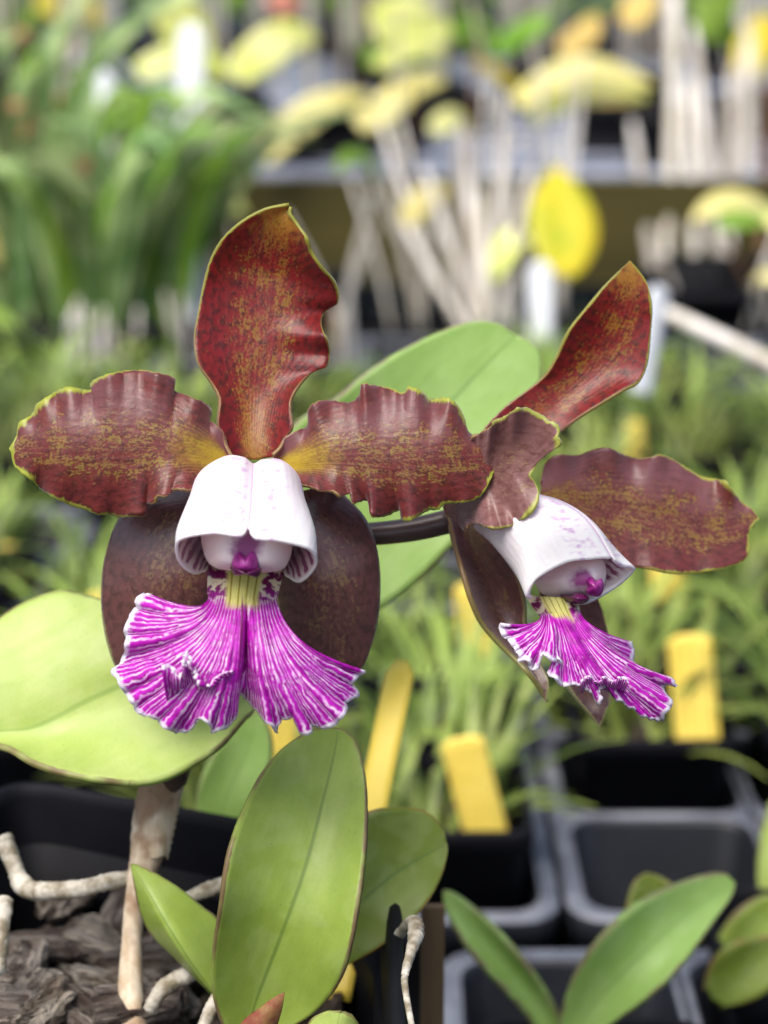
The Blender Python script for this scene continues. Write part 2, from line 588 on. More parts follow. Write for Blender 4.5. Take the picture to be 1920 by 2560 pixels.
def mat_hood():
    m = N('side_lobe_outside', .42, .4)
    A, V, _ = m.sep(m.uv())
    mm = m.uv('mm')
    k = m.math('ABSOLUTE', m.math('SUBTRACT', A, .5))
    x, y, _ = m.sep(mm)
    sm = m.noise(m.comb(m.math('MULTIPLY', x, .55), m.math('MULTIPLY', y, 1.0)), 1.0, 2, .4)
    band = m.math('MULTIPLY', m.ss(k, .02, .07), m.ss(k, .2, .12))
    sp = m.math('MULTIPLY', m.math('MULTIPLY', m.ss(sm, .46, .72), band), .62)
    base = m.mix(m.ss(V, .98, .2), srgb(253, 248, 248), srgb(250, 234, 242))
    c = m.mix(sp, base, srgb(184, 112, 196))
    c = m.mix(m.math('MULTIPLY', m.ss(k, .012, .002), .6), c, srgb(190, 130, 190))
    m.col(c)
    m.b.inputs['Subsurface Weight'].default_value = .3
    m.b.inputs['Subsurface Radius'].default_value = (.004, .0025, .003)
    m.b.inputs['Subsurface Scale'].default_value = .6
    c = m.mix(m.math('MULTIPLY', m.ss(m.noise(m.comb(m.math('MULTIPLY', A, 60.0), m.math('MULTIPLY', V, 3.0)), 1.0, 2), .5, .75), .22), c, srgb(222, 196, 226))
    m.col(c)
    hv = m.math('SINE', m.math('ADD', m.math('MULTIPLY', A, 6.283 * 40), m.math('MULTIPLY', m.noise(mm, .25, 2), 9.0)))
    m.bump(m.math('ADD', m.math('MULTIPLY', m.noise(mm, 1.2, 4), 1.0), m.math('MULTIPLY', hv, .18)), .22, .0003)
    m.translucent(c, .2)
    i = N('side_lobe_inside', .45, .35)
    A, V, _ = i.sep(i.uv())
    mm = i.uv('mm')
    x, y, _ = i.sep(mm)
    k = i.math('ABSOLUTE', i.math('SUBTRACT', A, .5))
    n = i.math('SUBTRACT', i.noise(mm, .6, 2), .5)
    st = i.math('SINE', i.math('ADD', i.math('MULTIPLY', k, 6.283 * 30), i.math('MULTIPLY', n, 5.0)))
    msk = i.math('MULTIPLY', i.math('MULTIPLY', i.ss(k, .17, .23), i.ss(i.math('ADD', V, i.math('MULTIPLY', n, .12)), .975, .9)), i.ss(st, -.15, .35))
    base = i.mix(i.ss(V, .6, .97), srgb(240, 202, 208), srgb(250, 242, 234))
    i.col(i.mix(msk, base, srgb(150, 40, 110)))
    i.translucent(srgb(246, 230, 232), .25)
    return m.m, i.m


M['hood'], M['hood_in'] = mat_hood()


def simple(name, c1, c2, scale=60, rough=.55, spec=.4, bump=0.0, bd=.0005, detail=4, trans=0, lo=.35, hi=.65, rnd=0.0, stretch=None):
    m = N(name, rough, spec)
    v = m.obj()
    if stretch: v = m.scale(v, stretch)
    n = m.noise(v, scale, detail)
    c = m.mix(m.ss(n, lo, hi), c1, c2)
    if rnd:
        hsv = m.node('ShaderNodeHueSaturation')
        m.put(hsv.inputs['Value'], m.math('MULTIPLY_ADD', m.rnd(), rnd * 2, 1 - rnd))
        m.put(hsv.inputs['Hue'], m.math('MULTIPLY_ADD', m.rnd(), rnd * .08, .5 - rnd * .04))
        m.put(hsv.inputs['Color'], c)
        c = hsv.outputs[0]
    m.col(c)
    if bump: m.bump(n, bump, bd)
    if trans: m.translucent(c, trans)
    return m.m


def mat_column():
    m = N('column_tissue', .42, .4)
    U, V, _ = m.sep(m.uv())
    dx = m.math('MULTIPLY', m.math('SUBTRACT', U, .5), 1.5)
    dy = m.math('SUBTRACT', V, .5)
    r = m.math('SQRT', m.math('ADD', m.math('MULTIPLY', dx, dx), m.math('MULTIPLY', dy, dy)))
    n = m.math('SUBTRACT', m.noise(m.uv('mm'), .9, 3), .5)
    f = m.math('MULTIPLY', m.ss(m.math('ADD', r, m.math('MULTIPLY', n, .16)), .34, .12), .95)
    c = m.mix(m.ss(r, .1, .5), srgb(250, 240, 238), srgb(246, 222, 218))
    m.col(m.mix(f, c, srgb(142, 36, 118)))
    m.b.inputs['Subsurface Weight'].default_value = .3
    m.b.inputs['Subsurface Radius'].default_value = (.004, .002, .002)
    m.b.inputs['Subsurface Scale'].default_value = .6
    return m.m


M['column'] = mat_column()
M['anther'] = simple('anther_magenta', srgb(124, 22, 106), srgb(164, 60, 146), 500, .35, .5, .2, .0003)
M['anther_dark'] = simple('rostellum_dark_purple', srgb(62, 10, 50), srgb(88, 20, 70), 500, .3, .5)


def mat_leaf(name, c1, c2, rim, rib, rough=.4, rimw=.45, trans=.12, veins=.25, ribdark=.6):
    m = N(name, rough, .4)
    U, V, _ = m.sep(m.uv())
    mm = m.uv('mm')
    ed = m.attr('ed')
    x, y, _ = m.sep(mm)
    n1 = m.noise(mm, .09, 3)
    n2 = m.noise(m.comb(x, m.math('MULTIPLY', y, .22)), .55, 4)
    n3 = m.noise(mm, 1.6, 3)
    c = m.mix(m.ss(n1, .3, .7), c1, c2)
    c = m.mix(m.math('MULTIPLY', m.ss(n2, .4, .75), veins), c, m.mix(.5, c1, rib))
    c = m.mix(m.math('MULTIPLY', m.ss(n3, .5, .8), .14), c, (.06, .09, .02))
    # pits, scuffs and dried water marks
    pit = m.ss(m.noise(mm, 1.1, 2), .70, .76)
    c = m.mix(m.math('MULTIPLY', pit, .5), c, srgb(96, 84, 48))
    wm = m.noise(mm, .1, 3, .5, .6)
    c = m.mix(m.math('MULTIPLY', m.math('MULTIPLY', m.ss(wm, .48, .58), m.ss(wm, .7, .6)), .05), c, srgb(214, 220, 190))
    k = m.math('ABSOLUTE', m.math('SUBTRACT', U, .5))
    c = m.mix(m.math('MULTIPLY', m.ss(k, .022, .006), ribdark), c, rib)
    e = m.ss(m.math('ADD', ed, m.math('MULTIPLY', m.math('SUBTRACT', m.noise(mm, .5, 2), .5), rimw)), rimw, rimw * .25)
    c = m.mix(m.math('MULTIPLY', e, m.math('MULTIPLY', m.ss(m.noise(mm, .12, 2), .3, .6), .85)), c, rim)
    m.col(c)
    m.put(m.b.inputs['Roughness'], m.math('MULTIPLY_ADD', n2, .18, rough - .06))
    m.bump(m.math('ADD', m.math('MULTIPLY', n3, .35), n2), .22, .0004)
    m.translucent(m.mix(.5, c, (.35, .6, .05)), trans)
    return m.m


GR = srgb(112, 78, 66)
M['leaf'] = mat_leaf('leaf_green', srgb(134, 156, 62), srgb(150, 172, 78), GR, srgb(86, 112, 48))
M['leaf_pale'] = mat_leaf('leaf_pale_green', srgb(172, 194, 96), srgb(188, 206, 118), GR, srgb(128, 158, 70), trans=.2)
M['leaf_back'] = mat_leaf('leaf_fresh_green', srgb(146, 182, 92), srgb(160, 194, 108), srgb(128, 106, 88), srgb(108, 146, 74), trans=.2)
M['leaf_dark'] = mat_leaf('leaf_deep_green', srgb(104, 122, 40), srgb(118, 136, 50), srgb(140, 106, 60), srgb(76, 104, 42))
M['stem'] = simple('flower_stalk_brown', srgb(66, 48, 48), srgb(84, 66, 60), 300, .35, .5, .3, .0004, stretch=(.2, 1, 1))


def mat_sheath():
    m = N('papery_sheath', .6, .3)
    U, V, _ = m.sep(m.uv())
    o = m.obj()
    n = m.noise(m.scale(o, (1, 1, .18)), 420, 4)
    b = m.noise(o, 90, 3)
    c = m.mix(m.ss(n, .3, .7), srgb(222, 208, 184), srgb(186, 164, 134))
    c = m.mix(m.math('MULTIPLY', m.ss(b, .45, .6), .8), c, srgb(140, 104, 76))
    m.col(c)
    m.bump(n, .4, .0006)
    return m.m


M['sheath'] = mat_sheath()
M['bract'] = simple('red_bract', srgb(136, 74, 58), srgb(150, 120, 74), 300, .5, .3, .2, trans=.15)
M['root'] = simple('aerial_root_velamen', srgb(200, 194, 180), srgb(126, 116, 96), 260, .8, .1, 1.0, .0012, 6)
M['bark'] = simple('bark', srgb(104, 90, 80), srgb(206, 194, 180), 1.8, .9, .15, .9, .05, 8, rnd=.35, stretch=(.5, 1.8, 1.8), lo=.36, hi=.68)
M['pot'] = simple('black_pot_plastic', (.004, .004, .006), (.007, .007, .010), 40, .6, .15, .05)
M['tray'] = simple('shaded_tray_plastic', (.010, .0115, .015), (.018, .02, .026), 25, .42, .35, .05)  # shade of the deep cells put into the plastic's colour
M['tray_rim'] = simple('sky_lit_tray_rim', (.11, .12, .15), (.23, .245, .28), 45, .42, .5, .05)  # same plastic, paler: skylight on the rim put into the colour
M['soil'] = simple('potting_bark_mix', (.03, .022, .018), (.12, .09, .07), 300, .9, .2, 1.0, .003)
M['bench'] = simple('bench_dark', (.012, .013, .016), (.03, .03, .034), 30, .7, .3)
M['timber'] = simple('olive_timber', srgb(88, 80, 40), srgb(70, 64, 34), 20, .8, .2, .3, .002, stretch=(.1, 1, 1))
M['gravel'] = simple('floor_gravel', (.03, .03, .03), (.10, .10, .09), 90, .9, .2, .5, .01)


def mat_tag():
    m = N('yellow_tag_plastic', .45, .4)
    U, V, _ = m.sep(m.uv())
    # rows of small dark type, too fine to read
    rows = m.math('FRACT', m.math('MULTIPLY', U, 4.0))
    inrow = m.math('MULTIPLY', m.ss(rows, .30, .36), m.ss(rows, .72, .66))
    let = m.ss(m.noise(m.comb(m.math('MULTIPLY', m.math('FLOOR', m.math('MULTIPLY', U, 4.0)), 7.0), m.math('MULTIPLY', V, 70.0)), 1.0, 2), .48, .56)
    area = m.math('MULTIPLY', m.math('MULTIPLY', m.ss(V, .08, .1), m.ss(V, .86, .84)), m.math('MULTIPLY', m.ss(U, .08, .1), m.ss(U, .92, .9)))
    t = m.math('MULTIPLY', m.math('MULTIPLY', inrow, let), m.math('MULTIPLY', area, .75))
    n = m.noise(m.obj(), 60, 3)
    c = m.mix(m.ss(n, .3, .7), srgb(244, 218, 102), srgb(236, 208, 88))
    m.col(m.mix(t, c, srgb(110, 84, 30)))
    m.translucent(srgb(240, 200, 60), .05)
    return m.m


M['tag'] = mat_tag()
M['tag_plain'] = simple('yellow_tag_blank', srgb(254, 226, 96), srgb(250, 220, 86), 60, .4, .4, trans=.04)
M['tag_white'] = simple('white_tag_plastic', srgb(240, 242, 246), srgb(226, 230, 236), 60, .5, .4, trans=.05)


def mat_bgleaf(name, c1, c2, rnd=.3, trans=.3):
    return simple(name, c1, c2, 25, .42, .4, trans=trans, rnd=rnd, detail=2)


M['grass'] = mat_bgleaf('seedling_leaf', srgb(84, 104, 34), srgb(152, 170, 82), .35, .22)
M['strap'] = mat_bgleaf('strap_leaf', srgb(104, 138, 74), srgb(184, 202, 138), .45, .3)
M['lime'] = mat_bgleaf('lime_leaf', srgb(226, 234, 112), srgb(246, 246, 168), .12, .18)
M['yellow'] = mat_bgleaf('yellow_leaf', srgb(240, 216, 66), srgb(226, 214, 86), .15, .18)
M['glow'] = mat_bgleaf('ripe_yellow_leaf', srgb(222, 198, 42), srgb(178, 182, 44), .0, .15)
M['straw'] = mat_bgleaf('straw_leaf', srgb(232, 220, 134), srgb(242, 232, 160), .15, .18)
M['amber'] = mat_bgleaf('amber_leaf', srgb(226, 190, 104), srgb(230, 202, 124), .15, .18)
M['green'] = mat_bgleaf('mid_green_leaf', srgb(110, 150, 40), srgb(140, 176, 66), .25, .18)
M['cane'] = simple('cane_sheath', srgb(232, 226, 218), srgb(196, 186, 168), 60, .6, .3, rnd=.25, stretch=(1, 1, .2))
M['canebrown'] = simple('cane_brown', srgb(130, 96, 70), srgb(100, 76, 56), 60, .6, .3, rnd=.2, stretch=(1, 1, .2))
M['stake'] = simple('stake_wood', srgb(112, 92, 66), srgb(92, 76, 56), 90, .8, .2, .3, .001, stretch=(1, 1, .1))
M['rust'] = mat_bgleaf('rust_bract', srgb(150, 92, 56), srgb(176, 120, 84), .25, .2)
M['galv'] = simple('galvanised_steel', srgb(176, 182, 200), srgb(140, 146, 164), 40, .4, .6)
M['pink'] = mat_bgleaf('salmon_flower', srgb(232, 150, 124), srgb(240, 176, 150), .1, .3)

exec_parts = True
# ------------------------------------------------------------------ the setting
def box(name, x0, x1, y0, y1, z0, z1, mat, parent=None, smooth=False):
    c = np.array([(x0 + x1) / 2, (y0 + y1) / 2, z0])
    V = [(x, y, z) for z in (z0, z1) for y in (y0, y1) for x in (x0, x1)]
    F = [(0, 2, 3, 1), (4, 5, 7, 6), (0, 1, 5, 4), (2, 6, 7, 3), (0, 4, 6, 2), (1, 3, 7, 5)]
    return mk(name, V, F, mat, parent, smooth=smooth, origin=c if parent is None else None)


ZB = -0.055        # top of the near bench
tag(mk('ground', [(-40, -4, -.85), (40, -4, -.85), (40, 80, -.85), (-40, 80, -.85)], [(0, 1, 2, 3)], M['gravel'], smooth=False), kind='structure')
tag(box('near_bench', -1.2, 1.2, -.2, 1.66, ZB - .03, ZB, M['bench']), 'dark bench carrying the orchid pot and the grey trays', 'bench')

# far bench: timber front beam, slatted steel top
ZF = 0.07
fb = empty('far_bench', (0, 1.7, -.85))
tag(fb, 'far bench with olive timber front and slatted metal top', 'bench')
box('front_beam', -3, 3, 1.70, 1.74, ZF - .1, ZF - .004, M['timber'], fb)
for i in range(15):
    y = 1.72 + i * .095
    box('slat', -3, 3, y, y + .05, ZF - .004, ZF, M['galv'], fb)
box('under_tray', -3, 3, 1.76, 3.2, ZF - .08, ZF - .06, M['bench'], fb)
for x in (-2.6, 2.6):
    for y in (1.78, 3.0): box('leg', x - .04, x + .04, y, y + .08, -.85, ZF - .08, M['timber'], fb)
fb2 = empty('rear_bench', (0, 4.0, -.85))
tag(fb2, 'dark bench furthest back, behind the slatted one', 'bench')
box('bench_top', -4, 4, 3.5, 7.0, ZF - .06, ZF, M['bench'], fb2)
for x in (-3.5, 3.5):
    for y in (3.6, 6.7): box('leg', x - .05, x + .05, y, y + .1, -.85, ZF - .06, M['timber'], fb2)


def rrect(cx, cy, hx, hy, r, n=5):
    o = []
    for k, (sx, sy) in enumerate(((1, 1), (-1, 1), (-1, -1), (1, -1))):
        for i in range(n):
            a = math.pi / 2 * (k + i / (n - 1))
            o.append((cx + sx * (hx - r) + r * math.cos(a), cy + sy * (hy - r) + r * math.sin(a)))
    return o


def loops(ls):
    """stack of loops [(pts2d, z)] -> verts, faces"""
    n = len(ls[0][0])
    V = [(x, y, z) for pts, z in ls for x, y in pts]
    return V, grid_faces(len(ls), n, True)


CELL = 0.0675


def tray(x0, y0, nx, ny, label):
    V, F, MI = [], [], []
    for i in range(nx):
        for j in range(ny):
            cx, cy, h = x0 + CELL * (i + .5), y0 + CELL * (j + .5), CELL / 2
            ls = [(rrect(cx, cy, h, h, .0006), -.004), (rrect(cx, cy, h - .0006, h - .0006, .001), -.0008), (rrect(cx, cy, h - .0012, h - .0012, .002), 0),
                  (rrect(cx, cy, h - .0026, h - .0026, .010), 0), (rrect(cx, cy, h - .0040, h - .0040, .010), -.0020),
                  (rrect(cx, cy, h - .0085, h - .0085, .008), -.045), (rrect(cx, cy, h - .0095, h - .0095, .007), -.046),
                  (rrect(cx, cy, .014, .010, .002), -.046), (rrect(cx, cy, .014, .010, .002), -.05)]
            v, f = loops(ls)
            b = len(V)
            V += v
            F += [tuple(q + b for q in a) for a in f]
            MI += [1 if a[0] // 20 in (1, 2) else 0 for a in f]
    # outer rim: lip and skirt of the tray
    X0, X1, Y0, Y1 = x0, x0 + CELL * nx, y0, y0 + CELL * ny
    cx, cy, hx, hy = (X0 + X1) / 2, (Y0 + Y1) / 2, (X1 - X0) / 2, (Y1 - Y0) / 2
    ls = [(rrect(cx, cy, hx - .001, hy - .001, .004), .0002), (rrect(cx, cy, hx + .0022, hy + .0022, .012), .0006),
          (rrect(cx, cy, hx + .0036, hy + .0036, .013), -.0006), (rrect(cx, cy, hx + .004, hy + .004, .013), -.012), (rrect(cx, cy, hx + .002, hy + .002, .012), -.012),
          (rrect(cx, cy, hx - .001, hy - .001, .012), -.05)]
    v, f = loops(ls)
    b = len(V)
    V += v
    F += [tuple(q + b for q in a) for a in f]
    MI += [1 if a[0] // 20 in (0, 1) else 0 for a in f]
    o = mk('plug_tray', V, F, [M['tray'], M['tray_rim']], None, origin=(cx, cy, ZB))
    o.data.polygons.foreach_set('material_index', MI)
    tag(o, label, 'tray', 'grey trays on the near bench')
    return o


TX = 0.0615
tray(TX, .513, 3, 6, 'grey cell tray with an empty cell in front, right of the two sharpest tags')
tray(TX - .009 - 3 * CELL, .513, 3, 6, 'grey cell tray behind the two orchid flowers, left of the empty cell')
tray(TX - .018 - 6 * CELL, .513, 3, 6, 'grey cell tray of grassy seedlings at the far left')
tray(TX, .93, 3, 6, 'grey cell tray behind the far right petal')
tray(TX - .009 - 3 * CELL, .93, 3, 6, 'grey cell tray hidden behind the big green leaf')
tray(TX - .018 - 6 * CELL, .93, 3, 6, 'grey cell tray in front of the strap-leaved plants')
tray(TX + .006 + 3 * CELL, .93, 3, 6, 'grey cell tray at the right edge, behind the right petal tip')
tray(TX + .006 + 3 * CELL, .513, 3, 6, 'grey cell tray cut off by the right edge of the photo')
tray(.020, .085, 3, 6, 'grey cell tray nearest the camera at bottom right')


# ------------------------------------------------------------------ nursery pots with seedlings
def square_pot(half, top, bot, name='nursery_pot', rim=.003, h_soil=.014):
    """square tapered pot with lip, its own mix inside; base at origin of its Empty"""
    r = .006
    e = empty(name, (0, 0, bot))
    b = half * .78
    ls = [(rrect(0, 0, b, b, r), bot), (rrect(0, 0, half - .002, half - .002, r), top - rim * 2.4), (rrect(0, 0, half, half, r), top - rim * 2.4),
          (rrect(0, 0, half, half, r), top - .0006), (rrect(0, 0, half - .0006, half - .0006, r), top), (rrect(0, 0, half - .0018, half - .0018, r), top),
          (rrect(0, 0, half - .0022, half - .0022, r), top - .001), (rrect(0, 0, half - .004, half - .004, r), top - h_soil - .004),
          (rrect(0, 0, b - .002, b - .002, r), bot + .002)]
    v, f = loops(ls)
    n = 20
    f.append(tuple(range(n)))
    f.append(tuple((len(ls) - 1) * n + k for k in range(n))[::-1])
    mk('pot_wall', v, f, M['pot'], e)
    # mix: bumpy sheet of bark bits
    g = 14
    V = []
    s = half - .0045
    rs = np.random.RandomState(3)
    for i in range(g):
        for j in range(g):
            V.append((-s + 2 * s * i / (g - 1), -s + 2 * s * j / (g - 1), top - h_soil + rs.uniform(-.003, .003)))
    mk('potting_mix', V, grid_faces(g, g), M['soil'], e, smooth=False)
    return e


def blade(V, F, base, az, length, width, lean, droop, n=6, twist=0.0, fold=.25):
    """one arching leaf blade, V-folded"""
    b0 = len(V)
    d = np.array([math.cos(az), math.sin(az), 0])
    s = np.array([-math.sin(az), math.cos(az), 0])
    p = np.array(base, float)
    a = lean
    for i in range(n + 1):
        t = i / n
        w = width * (math.sin(math.pi * min(1, t * .85 + .15)) ** .7) * .5 if i < n else 0.0004
        nrm = -d * math.sin(a) + np.array([0, 0, 1]) * math.cos(a) if False else np.cross(s, d * math.cos(a) + np.array([0, 0, math.sin(a)]))
        V.append(p - s * w + nrm * w * fold); V.append(p); V.append(p + s * w + nrm * w * fold)
        p = p + (d * math.cos(a) + np.array([0, 0, math.sin(a)])) * (length / n)
        a -= droop / n
    for i in range(n):
        q = b0 + i * 3
        F.append((q, q + 1, q + 4, q + 3)); F.append((q + 1, q + 2, q + 5, q + 4))


def seedling_mesh(seed, n=70, h=.06, spread=.024):
    r = random.Random(seed)
    V, F = [], []
    for k in range(n):
        x, y = r.uniform(-spread, spread), r.uniform(-spread, spread)
        az = math.atan2(y, x) + r.uniform(-1.2, 1.2)
        if math.sin(az) < -.55: az = -az          # blades lean away from the tag at the front
        blade(V, F, (x, y, 0), az, h * r.uniform(.55, 1.25), r.uniform(.0032, .0056), r.uniform(.75, 1.45), r.uniform(.5, 1.9))
    me = bpy.data.meshes.new('grassy_seedlings')
    me.from_pydata([tuple(v) for v in V], [], F)
    me.polygons.foreach_set('use_smooth', [True] * len(F))
    me.materials.append(M['grass'])
    return me


POT = square_pot(.0285, .026, -.044)
POT['category'] = 'pot'
SEED = [seedling_mesh(s, 46, .066) for s in range(9)]
skip = {(0, 0, 'R'), (2, 0, 'R')}
first = True
r0 = random.Random(5)
POTS = []


def seat_pot(cx, cy, seed, plant=True, lab=None, plab=None, sc=1.0):
    global first
    if first:
        o = POT; o.location = (cx, cy, -.044); first = False
    else:
        o = copy_tree(POT, None, (cx, cy, -.044))
    tag(o, lab or 'small black square nursery pot in a grey tray, filled with grassy seedlings', 'pot', 'nursery pots in the trays')
    if plant:
        p = bpy.data.objects.new('grassy_seedlings', SEED[seed % 9])
        COL.objects.link(p)
        p.location = (cx, cy + .004, .010)
        p.rotation_euler = (0, 0, (seed % 7 - 3) * .12)
        p.scale = (sc, sc, sc)
        tag(p, plab or 'tuft of thin arching light green seedling leaves in a tray pot', 'seedlings', 'grassy seedlings in the trays')
    return o


def cell(x0, y0, i, j):
    return x0 + CELL * (i + .5), y0 + CELL * (j + .5)


k = 0
for tname, x0, y0, nx, ny in (('R', TX, .513, 3, 6), ('L', TX - .009 - 3 * CELL, .513, 3, 6), ('LL', TX - .018 - 6 * CELL, .513, 3, 6),
                              ('R2', TX, .93, 3, 6), ('L2', TX - .009 - 3 * CELL, .93, 3, 5), ('LL2', TX - .018 - 6 * CELL, .93, 3, 3),
                              ('RR', TX + .006 + 3 * CELL, .513, 2, 6), ('RR2', TX + .006 + 3 * CELL, .93, 3, 6)):
    for i in range(nx):
        for j in range(ny):
            if tname == 'R' and j == 0: continue
            if tname == 'LL' and j < 2: continue
            if tname == 'L' and i == 0 and j == 0: continue
            if tname in ('RR', 'RR2') and (i * 2 + j) % 4 == 0: continue
            cx, cy = cell(x0, y0, i, j)
            keep = (tname, i, j) in (('L', 2, 2), ('R', 0, 3), ('R2', 1, 0), ('L', 0, 2), ('L', 1, 0), ('L', 2, 0))
            if tname in ('R2', 'RR2', 'RR') and r0.random() < .74 and not keep: continue
            if tname == 'R' and j > 1 and r0.random() < .45 and not keep: continue
            if tname in ('L', 'LL') and j > 1 and r0.random() < .35 and not keep: continue
            if tname in ('L2', 'LL2') and (j > 2 or r0.random() < .4): continue
            ph = {'R': 'tray with the empty cell', 'L': 'tray behind the flowers', 'LL': 'left-hand tray', 'R2': 'back tray behind the right petal', 'L2': 'back tray behind the big leaf',
                  'LL2': 'back tray before the strap leaves', 'RR': 'tray at the right edge', 'RR2': 'back tray at the right edge'}[tname]
            row = ('front', 'second', 'third', 'fourth', 'fifth', 'sixth')[j] + ' row'
            pos = ('left', 'middle', 'right')[i] + ' column'
            lab = 'black nursery pot in the %s, %s, %s' % (ph, row, pos)
            plab = 'tuft of grassy seedlings in the %s, %s, %s' % (ph, row, pos)
            if tname == 'R' and (i, j) == (0, 1):
                lab = 'black nursery pot just behind the empty tray cell'
                plab = 'grassy seedlings behind the lip of the right flower, in the pot behind the empty cell'
            if tname == 'L' and (i, j) == (2, 0):
                lab = 'black nursery pot in the front tray row, holding the lowest printed yellow tag'
                plab = 'grassy seedlings right of the plain yellow tag, in the front tray row'
            seat_pot(cx, cy, k, True, lab, plab, sc=r0.uniform(.68, .95) if tname in ('R', 'R2', 'RR', 'RR2') else r0.uniform(.7, .98))
            k += 1


# ------------------------------------------------------------------ plant tags
def plant_tag(top, bottom, Yt, Yb, wpx, mat, label, cat='tag', group='yellow plant tags', name='plant_tag', thick=.0005, turn=0.0, bend=0.0, depth=False):
    """flat plastic tag with a rounded top, stuck upright: px of the middle of its top and of its foot, distance of each"""
    T, B = (P(top[0], top[1], Yt), P(bottom[0], bottom[1], Yb)) if depth else (PY(top[0], top[1], Yt), PY(bottom[0], bottom[1], Yb))
    d_top = (T - CAM) @ FWD
    ax = T - B
    ln = np.linalg.norm(ax)
    ax /= ln
    sd_ = np.array([math.cos(turn), math.sin(turn), 0])
    sd_ = sd_ - ax * (sd_ @ ax)
    sd_ /= np.linalg.norm(sd_)
    nr = np.cross(sd_, ax)
    w = wpx * d_top / FPX / 2
    V, UV = [], []
    n = 26
    for i in range(n):
        t = i / (n - 1)
        c = max(0, (t - .93) / .07)
        ww = w * (1 - c ** 3 * .55)
        for s in (-1, -.5, 0, .5, 1):
            V.append(B + ax * ln * t + sd_ * ww * s + nr * bend * ln * math.sin(t * 3.14) - nr * w * .06 * s * s)
            UV.append((s * .5 + .5, 1 - t))
    return tag(mk(name, V, grid_faces(n, 5), mat, None, uv=UV, thick=thick, off=0, origin=B), label, cat, group)


plant_tag((1152, 1842), (1232, 2150), .530, .523, 112, M['tag'], 'printed yellow tag lowest in the photo, right of the plain yellow tag', turn=-.12, bend=.01)
plant_tag((1722, 1585), (1750, 1920), .606, .592, 112, M['tag'], 'printed yellow tag right of the right flower lip', turn=-.2, bend=-.015)
plant_tag((1178, 1455), (1204, 1720), .672, .660, 88, M['tag'], 'printed yellow tag left of the right flower, beside its brown sepal', turn=.1)
plant_tag((1582, 1050), (1584, 1200), .955, .945, 58, M['tag'], 'yellow tag above the right petal of the right flower')
plant_tag((1668, 1390), (1676, 1560), .740, .730, 88, M['tag'], 'yellow tag below the right petal of the right flower', turn=.15)
plant_tag((250, 1480), (256, 1620), .70, .69, 60, M['tag'], 'yellow tag peeping out left of the front flower sepal')
plant_tag((12, 1360), (16, 1490), .80, .795, 60, M['tag'], 'yellow tag at the left edge above the pale leaf')
plant_tag((1006, 1652), (838, 2500), .425, .395, 74, M['tag_plain'], 'plain yellow tag leaning behind the front leaves, slim and unprinted', turn=-.35, thick=.0006, bend=.012, depth=True)
plant_tag((700, 1770), (705, 1960), .571, .565, 80, M['tag'], 'yellow tag glimpsed below the lip of the front flower')
plant_tag((1350, 655), (1354, 890), 1.25, 1.25, 58, M['tag_white'], 'white tag under the round yellow leaf', group='white tags and stakes', depth=True)
plant_tag((478, 60), (474, 700), 1.6, 1.6, 66, M['tag_white'], 'tall white tag among the pale leaves at upper left', group='white tags and stakes', depth=True)
plant_tag((480, 560), (473, 800), 1.35, 1.35, 50, M['tag_white'], 'white tag left of the dorsal sepal of the front flower', group='white tags and stakes', depth=True)
plant_tag((255, 170), (245, 690), 1.6, 1.6, 60, M['tag_white'], 'short white tag among the strap leaves', group='white tags and stakes', depth=True)
plant_tag((1650, 715), (1603, 985), .95, .95, 62, M['tag_white'], 'whitish tag right behind the upper sepal of the right flower', group='white tags and stakes', turn=.5, depth=True)
tag(tube('thin_stake', [P(1640, 770, 1.02), P(1780, 835, 1.0), P(1960, 925, .98), P(2480, 1200, .9)], .004, M['cane'], None, origin=P(2480, 1200, .9)),
    'thin pale stake slanting right of the upper sepal', 'stake')

# ------------------------------------------------------------------ the orchid
root = empty('orchid_plant', P(430, 2480, .372))
tag(root, 'orchid with two brown and magenta flowers and thick green leaves in a black pot', 'orchid')

fA = empty('flower', P(632, 1180, D0 + .004), root)
fA['label'] = 'front flower facing the camera, mahogany petals, white hood and magenta frilled lip'

petal('dorsal_sepal',
      [(572, 1150), (570, 1123), (563, 1093), (546, 1062), (552, 1007), (548, 985), (529, 954), (498, 911), (488, 868), (488, 825), (497, 779), (508, 718), (526, 656), (554, 604), (594, 564), (637, 536), (674, 521), (723, 515)],
      [(695, 1150), (699, 1120), (711, 1093), (729, 1068), (724, 1025), (726, 997), (744, 964), (775, 933), (815, 916), (824, 887), (818, 853), (806, 822), (804, 794), (818, 776), (843, 761), (847, 736), (837, 708), (803, 671), (775, 628), (766, 598), (741, 561), (721, 536), (723, 516)],
      [(634, 1150), (637, 1050), (645, 950), (655, 850), (662, 750), (672, 650), (700, 560), (722, 520)],
      M['dorsal'], fA, md=[(0, -2), (.3, -5), (.7, -6), (1, -1)], el=[(0, 2), (.25, 4), (.5, 2.5), (.8, 4), (1, 1)], er=[(0, 2), (.25, 4), (.42, -2), (.5, 4), (.62, -3), (.8, 4), (1, 1)],
      ruf=(.4, .8), fr=3, seed=2, jag=.5)
